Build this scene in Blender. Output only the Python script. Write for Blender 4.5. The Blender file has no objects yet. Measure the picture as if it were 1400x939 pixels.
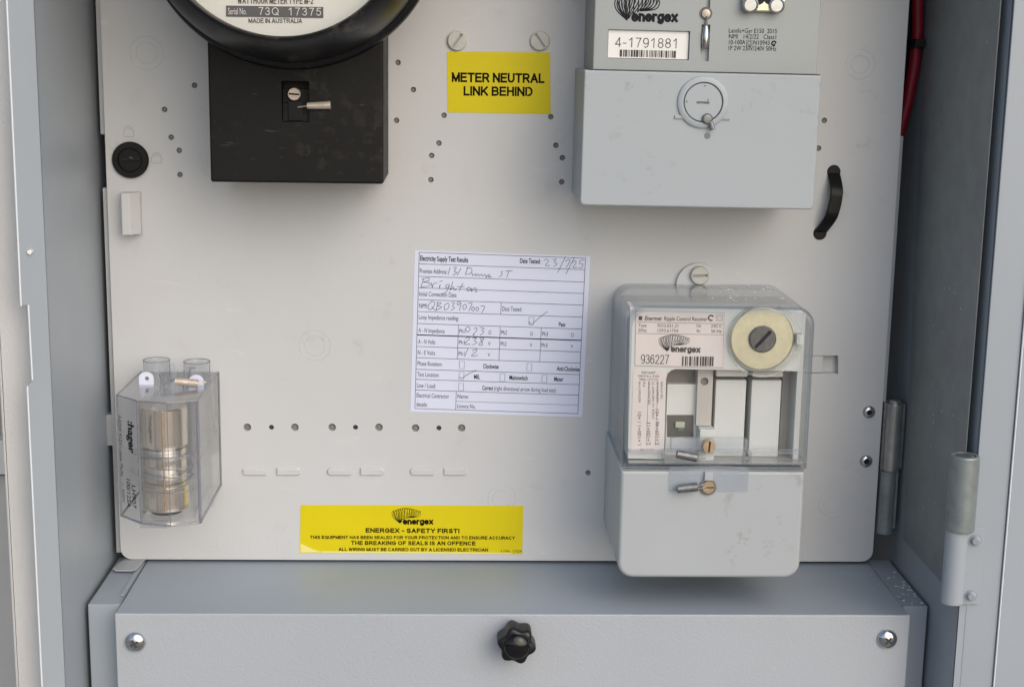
import bpy, bmesh, math, random
from mathutils import Vector, Matrix
from mathutils.geometry import tessellate_polygon
random.seed(7)
scene = bpy.context.scene
col = scene.collection
S = 0.001                      # all lengths below are millimetres: (x to the right, z up, d out of the panel towards the viewer)

# ---------------------------------------------------------------- camera
cam_data = bpy.data.cameras.new('camera')
cam = bpy.data.objects.new('camera', cam_data)
col.objects.link(cam)
cr, cd, cf = ((0.99929, -0.034291, 0.015608), (0.008594, -0.195885, -0.980589), (0.036682, 0.980027, -0.195452))
M3 = Matrix(((cr[0], -cd[0], -cf[0]), (cr[1], -cd[1], -cf[1]), (cr[2], -cd[2], -cf[2])))
M4 = M3.to_4x4()
M4.translation = Vector((-37.43, -1000.00, 199.67)) * S
cam.matrix_world = M4
cam_data.sensor_width = 36.0
cam_data.lens = 36.0 * 2029.4 / 1400.0
cam_data.clip_start = 0.01
cam_data.clip_end = 400.0
scene.camera = cam

# ---------------------------------------------------------------- light
SUN_EL, SUN_AZ = 33.0, 30.0        # azimuth measured from straight in front of the cabinet, towards the right
world = bpy.data.worlds.new('World')
scene.world = world
world.use_nodes = True
wn = world.node_tree.nodes
wl = world.node_tree.links
sky = wn.new('ShaderNodeTexSky')
sky.sky_type = 'NISHITA'
sky.sun_disc = False
sky.sun_elevation = math.radians(SUN_EL)
sky.sun_rotation = math.radians(180 - SUN_AZ)
sky.air_density = 1.0
sky.dust_density = 2.5
bg = wn['Background']
bg.inputs['Strength'].default_value = 0.12
wl.new(sky.outputs[0], bg.inputs[0])
sun_data = bpy.data.lights.new('sun', 'SUN')
sun_data.energy = 1.0
sun_data.angle = math.radians(80)
sun_data.color = (1.0, 0.975, 0.945)
sun = bpy.data.objects.new('sun', sun_data)
col.objects.link(sun)
el, az = math.radians(SUN_EL), math.radians(SUN_AZ)
to_sun = Vector((math.sin(az) * math.cos(el), -math.cos(az) * math.cos(el), math.sin(el)))
sun.rotation_euler = to_sun.to_track_quat('Z', 'Y').to_euler()
scene.view_settings.view_transform = 'Standard'
scene.view_settings.look = 'None'
scene.view_settings.exposure = 0.38
scene.view_settings.gamma = 1.0
scene.view_settings.use_curve_mapping = False
scene.render.engine = 'CYCLES'
scene.cycles.max_bounces = 10
scene.cycles.transparent_max_bounces = 24

# ---------------------------------------------------------------- materials
def mat(name, c, rough=0.5, metal=0.0, bump=None, mott=None, dirt=None, coat=0.0, spec=0.5, scratch=None):
    """bump=(scale,strength,dist)  mott=(scale,amount)  dirt=(scale,threshold,colour,amount)"""
    m = bpy.data.materials.new(name)
    m.use_nodes = True
    n, l = m.node_tree.nodes, m.node_tree.links
    b = n['Principled BSDF']
    b.inputs['Base Color'].default_value = (*c, 1)
    b.inputs['Roughness'].default_value = rough
    b.inputs['Metallic'].default_value = metal
    b.inputs['Coat Weight'].default_value = coat
    b.inputs['Specular IOR Level'].default_value = spec
    tc = n.new('ShaderNodeTexCoord')
    src = None
    def mix(a_out, colr, fac_out):
        mx = n.new('ShaderNodeMix'); mx.data_type = 'RGBA'
        if a_out is None: mx.inputs[6].default_value = (*c, 1)
        else: l.new(a_out, mx.inputs[6])
        mx.inputs[7].default_value = (*colr, 1)
        l.new(fac_out, mx.inputs[0])
        return mx.outputs[2]
    def noise(scale, detail=4, rough_=0.55):
        t = n.new('ShaderNodeTexNoise')
        t.inputs['Scale'].default_value = scale
        t.inputs['Detail'].default_value = detail
        t.inputs['Roughness'].default_value = rough_
        l.new(tc.outputs['Object'], t.inputs['Vector'])
        return t
    def rng(o, a, b_, lo, hi):
        r = n.new('ShaderNodeMapRange')
        r.inputs[1].default_value = a; r.inputs[2].default_value = b_
        r.inputs[3].default_value = lo; r.inputs[4].default_value = hi
        l.new(o, r.inputs[0]); return r.outputs[0]
    if mott:
        t = noise(mott[0])
        src = mix(src, tuple(x * (1 - mott[1]) for x in c), rng(t.outputs[0], 0.35, 0.65, 0, 1))
        l.new(rng(t.outputs[0], 0.3, 0.7, max(0, rough - 0.02), min(1, rough + 0.03)), b.inputs['Roughness'])
    if dirt:
        t = noise(dirt[0], 8, 0.7)
        t2 = noise(dirt[0] * 0.18, 3)
        mm = n.new('ShaderNodeMath'); mm.operation = 'MULTIPLY'
        l.new(rng(t.outputs[0], dirt[1], dirt[1] + 0.06, 0, dirt[3]), mm.inputs[0])
        l.new(rng(t2.outputs[0], 0.45, 0.62, 0, 1), mm.inputs[1])
        src = mix(src, dirt[2], mm.outputs[0])
    if scratch:
        mp = n.new('ShaderNodeMapping'); mp.inputs['Scale'].default_value = (1, 1, scratch[3]); mp.inputs['Rotation'].default_value = (0, scratch[4], 0)
        l.new(tc.outputs['Object'], mp.inputs[0])
        t = n.new('ShaderNodeTexNoise'); t.inputs['Scale'].default_value = scratch[0]; t.inputs['Detail'].default_value = 6
        t.inputs['Distortion'].default_value = 0.6
        l.new(mp.outputs[0], t.inputs['Vector'])
        src = mix(src, scratch[2], rng(t.outputs[0], scratch[1], scratch[1] + 0.1, 0, 0.55))
    if src: l.new(src, b.inputs['Base Color'])
    if bump:
        t = noise(bump[0], 3, 0.5)
        bp = n.new('ShaderNodeBump')
        bp.inputs['Strength'].default_value = bump[1]
        bp.inputs['Distance'].default_value = bump[2] * S
        l.new(t.outputs[0], bp.inputs['Height'])
        l.new(bp.outputs[0], b.inputs['Normal'])
    return m

def clear(name, tint, haze=0.04, rough=0.04, hazecol=(0.8, 0.82, 0.85), f0=1.5):
    """thin clear plastic: see-through, with sky reflections that grow at glancing angles and a little milkiness"""
    m = bpy.data.materials.new(name); m.use_nodes = True
    n, l = m.node_tree.nodes, m.node_tree.links
    n.remove(n['Principled BSDF']); out = n['Material Output']
    tr = n.new('ShaderNodeBsdfTransparent'); tr.inputs[0].default_value = (*tint, 1)
    gl = n.new('ShaderNodeBsdfGlossy'); gl.inputs['Roughness'].default_value = rough
    df = n.new('ShaderNodeBsdfDiffuse'); df.inputs[0].default_value = (*hazecol, 1)
    fw_ = n.new('ShaderNodeLayerWeight'); fw_.inputs[0].default_value = 0.5
    pw = n.new('ShaderNodeMath'); pw.operation = 'POWER'; pw.inputs[1].default_value = 4.0
    l.new(fw_.outputs['Facing'], pw.inputs[0])
    lw = n.new('ShaderNodeMapRange'); lw.inputs[3].default_value = 0.045 * f0 / 1.5; lw.inputs[4].default_value = 0.9
    l.new(pw.outputs[0], lw.inputs[0])
    m1 = n.new('ShaderNodeMixShader'); m1.inputs[0].default_value = haze
    l.new(tr.outputs[0], m1.inputs[1]); l.new(df.outputs[0], m1.inputs[2])
    m2 = n.new('ShaderNodeMixShader')
    l.new(lw.outputs[0], m2.inputs[0]); l.new(m1.outputs[0], m2.inputs[1]); l.new(gl.outputs[0], m2.inputs[2])
    l.new(m2.outputs[0], out.inputs[0])
    return m

M = {}
M['cabinet'] = mat('cabinet_paint', (0.34, 0.38, 0.42), 0.38, bump=(900, 0.12, 0.2), mott=(9, 0.05))
M['edge'] = mat('pale_edge', (0.72, 0.76, 0.80), 0.4)
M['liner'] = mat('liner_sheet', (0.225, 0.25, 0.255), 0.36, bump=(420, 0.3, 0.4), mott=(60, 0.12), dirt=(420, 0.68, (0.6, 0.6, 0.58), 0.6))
M['cover'] = mat('wrinkle_paint', (0.42, 0.45, 0.49), 0.38, bump=(620, 0.4, 0.6), mott=(7, 0.05), dirt=(70, 0.66, (0.36, 0.35, 0.34), 0.4))
M['boxtop'] = mat('smooth_enamel', (0.335, 0.38, 0.43), 0.46, bump=(60, 0.05, 0.4), mott=(10, 0.05))
M['panel'] = mat('panel_plastic', (0.565, 0.578, 0.59), 0.40, bump=(1200, 0.08, 0.1), mott=(6, 0.06), dirt=(48, 0.575, (0.44, 0.42, 0.39), 0.42), scratch=(45, 0.66, (0.63, 0.64, 0.64), 3.0, 0.5))
M['panelrim'] = mat('panel_rim', (0.40, 0.42, 0.44), 0.45, mott=(20, 0.08))
M['black'] = mat('black_bakelite', (0.0075, 0.007, 0.0065), 0.5, spec=0.24, bump=(240, 0.25, 0.3), mott=(28, 0.25), scratch=(75, 0.655, (0.075, 0.068, 0.06), 5.0, 0.35), dirt=(110, 0.53, (0.022, 0.020, 0.018), 0.7))
M['blackgloss'] = mat('black_gloss', (0.006, 0.006, 0.007), 0.1, mott=(40, 0.2))
M['blackrim'] = mat('black_rim', (0.008, 0.008, 0.0095), 0.38, spec=0.38, bump=(300, 0.15, 0.3), dirt=(50, 0.58, (0.09, 0.075, 0.055), 0.55), mott=(30, 0.3))
M['lockblack'] = mat('black_nylon', (0.0045, 0.005, 0.006), 0.42, spec=0.28)
M['iconline'] = mat('moulded_icon', (0.30, 0.30, 0.31), 0.5)
M['hole'] = mat('dark_hole', (0.05, 0.048, 0.045), 0.7)
M['plug'] = mat('grey_plug', (0.20, 0.20, 0.19), 0.6)
M['yellow'] = mat('yellow_vinyl', (0.68, 0.57, 0.006), 0.4, spec=0.25, bump=(60, 0.12, 0.4), mott=(20, 0.06))
M['yellowpale'] = mat('yellow_worn', (0.80, 0.72, 0.22), 0.4)
M['ink'] = mat('black_ink', (0.008, 0.007, 0.006), 0.7, spec=0.08)
M['greyink'] = mat('grey_ink', (0.022, 0.022, 0.028), 0.7, spec=0.08)
M['fadeink'] = mat('faded_ink', (0.09, 0.08, 0.075), 0.7, spec=0.08)
M['penink'] = mat('pen_ink', (0.03, 0.033, 0.06), 0.7, spec=0.08)
M['paper'] = mat('white_paper', (0.66, 0.70, 0.86), 0.6, bump=(40, 0.3, 0.6))
M['dial'] = mat('dial_white', (0.72, 0.71, 0.66), 0.45, mott=(40, 0.05))
M['dialplate'] = mat('dial_grey_plate', (0.10, 0.095, 0.105), 0.5)
M['whiteink'] = mat('white_ink', (0.7, 0.68, 0.66), 0.5)
M['landis'] = mat('meter_case_plastic', (0.35, 0.38, 0.385), 0.42, bump=(700, 0.1, 0.2), mott=(12, 0.04))
M['landiscov'] = mat('terminal_cover_plastic', (0.385, 0.425, 0.455), 0.42, bump=(500, 0.1, 0.2), mott=(10, 0.04), dirt=(110, 0.57, (0.24, 0.255, 0.26), 0.5))
M['receiver'] = mat('receiver_cover_plastic', (0.415, 0.445, 0.465), 0.40, bump=(500, 0.1, 0.2), mott=(12, 0.05), dirt=(80, 0.575, (0.25, 0.24, 0.23), 0.5))
M['chassis'] = mat('chassis_plastic', (0.64, 0.655, 0.64), 0.45, mott=(30, 0.04))
M['chassiswarm'] = mat('chassis_beige', (0.50, 0.475, 0.44), 0.5, mott=(30, 0.06))
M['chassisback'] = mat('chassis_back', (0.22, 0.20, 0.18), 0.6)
M['pink'] = mat('pale_label', (0.72, 0.66, 0.64), 0.45, mott=(40, 0.05))
M['whitelabel'] = mat('white_label', (0.80, 0.80, 0.78), 0.4)
M['window'] = mat('dark_window', (0.115, 0.105, 0.095), 0.35)
M['led'] = mat('led_lens', (0.42, 0.46, 0.36), 0.25)
M['zincyellow'] = mat('yellow_zinc', (0.78, 0.755, 0.57), 0.34, metal=0.8, bump=(400, 0.15, 0.3), mott=(160, 0.15))
M['slotgrey'] = mat('dark_zinc', (0.16, 0.155, 0.15), 0.45, metal=0.5, mott=(300, 0.35))
M['zinc'] = mat('zinc_steel', (0.50, 0.52, 0.52), 0.34, metal=0.9, bump=(300, 0.15, 0.2), mott=(90, 0.25))
M['galv'] = mat('galvanised_hinge', (0.29, 0.33, 0.335), 0.42, metal=0.5, bump=(300, 0.2, 0.2), mott=(110, 0.22))
M['chrome'] = mat('bright_screw', (0.62, 0.64, 0.66), 0.2, metal=1.0, mott=(200, 0.2))
M['dullsteel'] = mat('dull_steel', (0.30, 0.31, 0.31), 0.4, metal=0.8, mott=(200, 0.3))
M['brass'] = mat('brass', (0.66, 0.50, 0.34), 0.36, metal=0.75, mott=(200, 0.25))
M['seal'] = mat('lead_seal', (0.24, 0.25, 0.26), 0.42, metal=0.7, mott=(260, 0.35), bump=(400, 0.3, 0.3))
M['sealwarm'] = mat('brass_seal', (0.60, 0.52, 0.44), 0.42, metal=0.35, mott=(260, 0.25))
M['whitescrew'] = mat('cream_screw', (0.55, 0.545, 0.50), 0.45, mott=(120, 0.08))
M['bluewhite'] = mat('pale_tab', (0.68, 0.72, 0.86), 0.45)
M['red'] = mat('red_insulation', (0.20, 0.004, 0.018), 0.45)
M['render'] = mat('painted_render', (0.66, 0.655, 0.635), 0.6, bump=(520, 0.5, 0.7), mott=(9, 0.07))
M['render2'] = mat('far_render', (0.50, 0.49, 0.47), 0.8, bump=(60, 0.4, 2), mott=(5, 0.06))
M['brick'] = mat('brown_brick', (0.22, 0.16, 0.135), 0.85, bump=(150, 0.6, 2), mott=(40, 0.3))
M['ground'] = mat('ground_paving', (0.27, 0.25, 0.23), 0.85, bump=(40, 0.4, 3), mott=(3, 0.15))
M['fusecopper'] = mat('fuse_barrel', (0.96, 0.87, 0.74), 0.2, metal=0.92, mott=(60, 0.08))
M['fuseend'] = mat('fuse_dark', (0.12, 0.12, 0.12), 0.4, metal=0.5)
M['fuseink'] = mat('fuse_print', (0.012, 0.012, 0.014), 0.7, spec=0.08)
M['drop'] = mat('white_specks', (0.82, 0.82, 0.80), 0.35)
M['gasket'] = mat('rubber_seal', (0.035, 0.04, 0.05), 0.5)
M['clearcover'] = clear('clear_cover', (0.975, 0.98, 0.98), 0.015, 0.05, (0.72, 0.76, 0.80), 1.5)
M['clearside'] = clear('clear_cover_side', (0.86, 0.89, 0.91), 0.22, 0.12, (0.62, 0.67, 0.72), 1.5)  # milkier copy: sky haze on the top and sides is put into the colour
M['clearrim'] = clear('clear_cover_rim', (0.66, 0.70, 0.73), 0.12, 0.07, (0.50, 0.55, 0.60), 1.5)  # darker copy: the refracted dark of the rounded edge is put into the tint
M['clearedge'] = clear('clear_moulded_edge', (0.55, 0.57, 0.62), 0.25, 0.08, (0.55, 0.56, 0.62), 1.6)
M['cleartop'] = clear('clear_fuse_top', (0.88, 0.89, 0.92), 0.2, 0.1, (0.62, 0.63, 0.68), 1.5)
M['clearsoft'] = clear('clear_sticker', (0.92, 0.94, 0.96), 0.12, 0.15, (0.8, 0.83, 0.88), 1.4)
M['clearfuse'] = clear('clear_fuse_body', (0.975, 0.978, 0.982), 0.02, 0.04, (0.70, 0.72, 0.76), 1.5)
M['glass'] = clear('meter_glass', (0.97, 0.98, 0.97), 0.0, 0.02, (1, 1, 1), 1.45)

# ---------------------------------------------------------------- mesh helpers
class MB:
    def __init__(s): s.v, s.f = [], []
    def pt(s, x, d, z): s.v.append((x, d, z)); return len(s.v) - 1
    def ring(s, pts, d): return [s.pt(x, d, z) for x, z in pts]
    def bridge(s, a, b):
        n = len(a)
        for i in range(n): s.f.append((a[i], a[(i + 1) % n], b[(i + 1) % n], b[i]))
    def box(s, x0, x1, d0, d1, z0, z1):
        a = s.ring([(x0, z0), (x1, z0), (x1, z1), (x0, z1)], d0)
        b = s.ring([(x0, z0), (x1, z0), (x1, z1), (x0, z1)], d1)
        s.bridge(a, b); s.f.append(tuple(reversed(a))); s.f.append(tuple(b)); return s
    def loft(s, rings, cap0=True, cap1=True):
        """rings = [(outline, d), ...]"""
        rr_ = [s.ring(o, d) for o, d in rings]
        for a, b in zip(rr_, rr_[1:]): s.bridge(a, b)
        if cap0: s.f.append(tuple(reversed(rr_[0])))
        if cap1: s.f.append(tuple(rr_[-1]))
        return s
    def prism(s, poly, z0, z1):
        """poly = [(x, d), ...] extruded upwards"""
        a = [s.pt(x, d, z0) for x, d in poly]; b = [s.pt(x, d, z1) for x, d in poly]
        s.bridge(a, b); s.f.append(tuple(reversed(a))); s.f.append(tuple(b)); return s
    def side(s, poly, x0, x1):
        """poly = [(d, z), ...] extruded along x"""
        a = [s.pt(x0, d, z) for d, z in poly]; b = [s.pt(x1, d, z) for d, z in poly]
        s.bridge(a, b); s.f.append(tuple(reversed(a))); s.f.append(tuple(b)); return s
    def cap(s, outer, holes, d):
        lists = [outer] + holes
        tri = tessellate_polygon([[Vector((x, z, 0)) for x, z in L] for L in lists])
        flat = [s.pt(x, d, z) for L in lists for x, z in L]
        for t in tri: s.f.append(tuple(flat[i] for i in t))
    def walls(s, pts, d0, d1):
        s.bridge(s.ring(pts, d0), s.ring(pts, d1))
    def plate(s, outer, holes, d0, d1):
        s.cap(outer, holes, d0); s.cap(outer, holes, d1)
        for L in [outer] + holes: s.walls(L, d0, d1)
        return s
    def lathe(s, prof, cx, cz, n=48, closed=False):
        """prof = [(r, d), ...] turned about the axis out of the panel"""
        rings = []
        for r, d in prof:
            if r < 1e-6: rings.append([s.pt(cx, d, cz)])
            else: rings.append([s.pt(cx + r * math.cos(2 * math.pi * i / n), d, cz + r * math.sin(2 * math.pi * i / n)) for i in range(n)])
        for a, b in zip(rings, rings[1:]): s._join(a, b, n)
        return s
    def latheZ(s, prof, cx, cd_, n=32):
        """prof = [(r, z), ...] turned about a vertical axis"""
        rings = []
        for r, z in prof:
            if r < 1e-6: rings.append([s.pt(cx, cd_, z)])
            else: rings.append([s.pt(cx + r * math.cos(2 * math.pi * i / n), cd_ + r * math.sin(2 * math.pi * i / n), z) for i in range(n)])
        for a, b in zip(rings, rings[1:]): s._join(a, b, n)
        return s
    def _join(s, a, b, n):
        if len(a) == 1 and len(b) == 1: return
        if len(a) == 1:
            for i in range(n): s.f.append((a[0], b[(i + 1) % n], b[i]))
        elif len(b) == 1:
            for i in range(n): s.f.append((a[i], a[(i + 1) % n], b[0]))
        else: s.bridge(a, b)
    def rod(s, p, q, r, n=12, r2=None):
        """round bar from p to q, points (x, d, z)"""
        p, q = Vector(p), Vector(q); ax = (q - p).normalized()
        u = ax.cross(Vector((0, 0, 1)) if abs(ax.z) < 0.9 else Vector((1, 0, 0))).normalized(); w = ax.cross(u)
        r2 = r if r2 is None else r2
        A = [s.pt(*(p + (u * math.cos(t) + w * math.sin(t)) * r)) for t in [2 * math.pi * i / n for i in range(n)]]
        B = [s.pt(*(q + (u * math.cos(t) + w * math.sin(t)) * r2)) for t in [2 * math.pi * i / n for i in range(n)]]
        s.bridge(A, B); s.f.append(tuple(reversed(A))); s.f.append(tuple(B)); return s
    def tube(s, pts, r, n=10):
        pts = [Vector(p) for p in pts]; prev = None
        for i, p in enumerate(pts):
            t = (pts[min(i + 1, len(pts) - 1)] - pts[max(i - 1, 0)]).normalized()
            u = t.cross(Vector((0.13, 1, 0.07))).normalized(); w = t.cross(u)
            R_ = [s.pt(*(p + (u * math.cos(a) + w * math.sin(a)) * r)) for a in [2 * math.pi * k / n for k in range(n)]]
            if prev: s.bridge(prev, R_)
            else: s.f.append(tuple(reversed(R_)))
            prev = R_
        s.f.append(tuple(prev)); return s
    def stroke(s, pts, w, d, closed=False):
        """flat printed line of width w"""
        pts = [Vector((x, z)) for x, z in pts]
        n = len(pts); L, R_ = [], []
        for i, p in enumerate(pts):
            a = pts[(i - 1) % n] if (closed or i > 0) else p
            b = pts[(i + 1) % n] if (closed or i < n - 1) else p
            t = (b - a)
            if t.length < 1e-9: t = Vector((1, 0))
            t.normalize(); nn = Vector((-t.y, t.x)) * w / 2
            L.append(s.pt(p.x + nn.x, d, p.y + nn.y)); R_.append(s.pt(p.x - nn.x, d, p.y - nn.y))
        for i in range(n if closed else n - 1):
            j = (i + 1) % n; s.f.append((L[i], L[j], R_[j], R_[i]))
        return s
    def quad(s, pts, d):
        s.f.append(tuple(s.ring(pts, d))); return s
    def ico(s, x, d, z, r, flat=1.0):
        n = 6
        s_ = len(s.v)
        top = s.pt(x, d, z + r * flat); bot = s.pt(x, d, z - r * flat * 0.3)
        R_ = [s.pt(x + r * math.cos(2 * math.pi * i / n), d + r * math.sin(2 * math.pi * i / n), z) for i in range(n)]
        for i in range(n):
            s.f.append((top, R_[i], R_[(i + 1) % n])); s.f.append((bot, R_[(i + 1) % n], R_[i]))

def off(o):
    v = Vector((0, 0, 0))
    while o is not None: v += o.location; o = o.parent
    return v

def obj(name, mb, m, parent=None, bevel=0.0, smooth=True, seg=2, angle=35, kind=None, label=None, merge=True):
    me = bpy.data.meshes.new(name)
    o0 = off(parent)
    me.from_pydata([(x * S - o0.x, -d * S - o0.y, z * S - o0.z) for x, d, z in mb.v], [], mb.f)
    me.materials.append(m)
    bm = bmesh.new(); bm.from_mesh(me)
    if merge: bmesh.ops.remove_doubles(bm, verts=bm.verts, dist=1e-6)
    bmesh.ops.recalc_face_normals(bm, faces=bm.faces)
    if bevel:
        es = [e for e in bm.edges if len(e.link_faces) == 2 and e.calc_face_angle(0) > math.radians(40)]
        bmesh.ops.bevel(bm, geom=es, offset=bevel * S, segments=seg, affect='EDGES', profile=0.5, clamp_overlap=True)
    bm.to_mesh(me); bm.free()
    if smooth:
        me.shade_smooth(); me.set_sharp_from_angle(angle=math.radians(angle))
    o = bpy.data.objects.new(name, me); col.objects.link(o)
    if smooth:
        w = o.modifiers.new('normals', 'WEIGHTED_NORMAL'); w.keep_sharp = True
    if parent: o.parent = parent
    if kind: o['kind'] = kind
    if label: o['label'] = label
    return o

def thing(name, label, cat, loc, group=None):
    o = bpy.data.objects.new(name, None); col.objects.link(o)
    o.empty_display_size = 0.02
    o.location = (loc[0] * S, -loc[1] * S, loc[2] * S)
    o['label'] = label; o['category'] = cat
    if group: o['group'] = group
    return o

def tag(o, label, cat, group=None):
    o['label'] = label; o['category'] = cat
    if group: o['group'] = group
    return o

def rr(x0, z0, x1, z1, r, n=6):
    if x0 > x1: x0, x1 = x1, x0
    if z0 > z1: z0, z1 = z1, z0
    rs = r if isinstance(r, (tuple, list)) else (r, r, r, r)      # bl, br, tr, tl
    out = []
    for (cx, cz, a0), q in zip(((x0, z0, 180), (x1, z0, 270), (x1, z1, 0), (x0, z1, 90)), rs):
        q = max(q, 0.01)
        ox = cx + (q if a0 in (180, 90) else -q); oz = cz + (q if a0 in (180, 270) else -q)
        for i in range(n + 1):
            a = math.radians(a0 + 90 * i / n); out.append((ox + q * math.cos(a), oz + q * math.sin(a)))
    return out

def circ(c, r, n=24): return [(c[0] + r * math.cos(2 * math.pi * i / n), c[1] + r * math.sin(2 * math.pi * i / n)) for i in range(n)]

def block(x0, z0, x1, z1, r, d0, d1, rf, taper=(0, 0, 0, 0), holes=(), hole_d=5, n=6, cap0=True, mb=None):
    """rounded box standing out of the panel; taper = inward shift of left, bottom, right, top at the front"""
    mb = mb or MB()
    if x0 > x1: x0, x1 = x1, x0
    if z0 > z1: z0, z1 = z1, z0
    rs = r if isinstance(r, (tuple, list)) else (r, r, r, r)
    def out(t, ins):
        return rr(x0 + taper[0] * t + ins, z0 + taper[1] * t + ins, x1 - taper[2] * t - ins, z1 - taper[3] * t - ins,
                  tuple(max(q - ins * 0.8, 0.05) for q in rs), n)
    rings = [(out(0, 0), d0)]
    k = 5
    for i in range(k + 1):
        a = math.pi / 2 * i / k
        d = d1 - rf + rf * math.sin(a)
        rings.append((out((d - d0) / (d1 - d0), rf * (1 - math.cos(a))), d))
    mb.loft(rings, cap0=cap0, cap1=not holes)
    if holes:
        mb.cap(rings[-1][0], list(holes), d1)
        for h in holes:
            mb.walls(h, d1, d1 - hole_d); mb.cap(h, [], d1 - hole_d)
    return mb

# ---- lettering -------------------------------------------------------------
_fc = {}
def glyphs(s, bold=0.0, spacing=1.0):
    key = (s, bold, spacing)
    if key in _fc: return _fc[key]
    cu = bpy.data.curves.new('tmp_text', 'FONT'); cu.body = s; cu.size = 1.0; cu.offset = bold; cu.space_character = spacing
    cu.resolution_u = 3
    ob = bpy.data.objects.new('tmp_text', cu); col.objects.link(ob)
    dg = bpy.context.evaluated_depsgraph_get(); dg.update()
    me = ob.evaluated_get(dg).to_mesh()
    vs = [(v.co.x, v.co.y) for v in me.vertices]; fs = [tuple(p.vertices) for p in me.polygons]
    ob.evaluated_get(dg).to_mesh_clear()
    bpy.data.objects.remove(ob); bpy.data.curves.remove(cu)
    _fc[key] = (vs, fs); return _fc[key]

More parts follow.
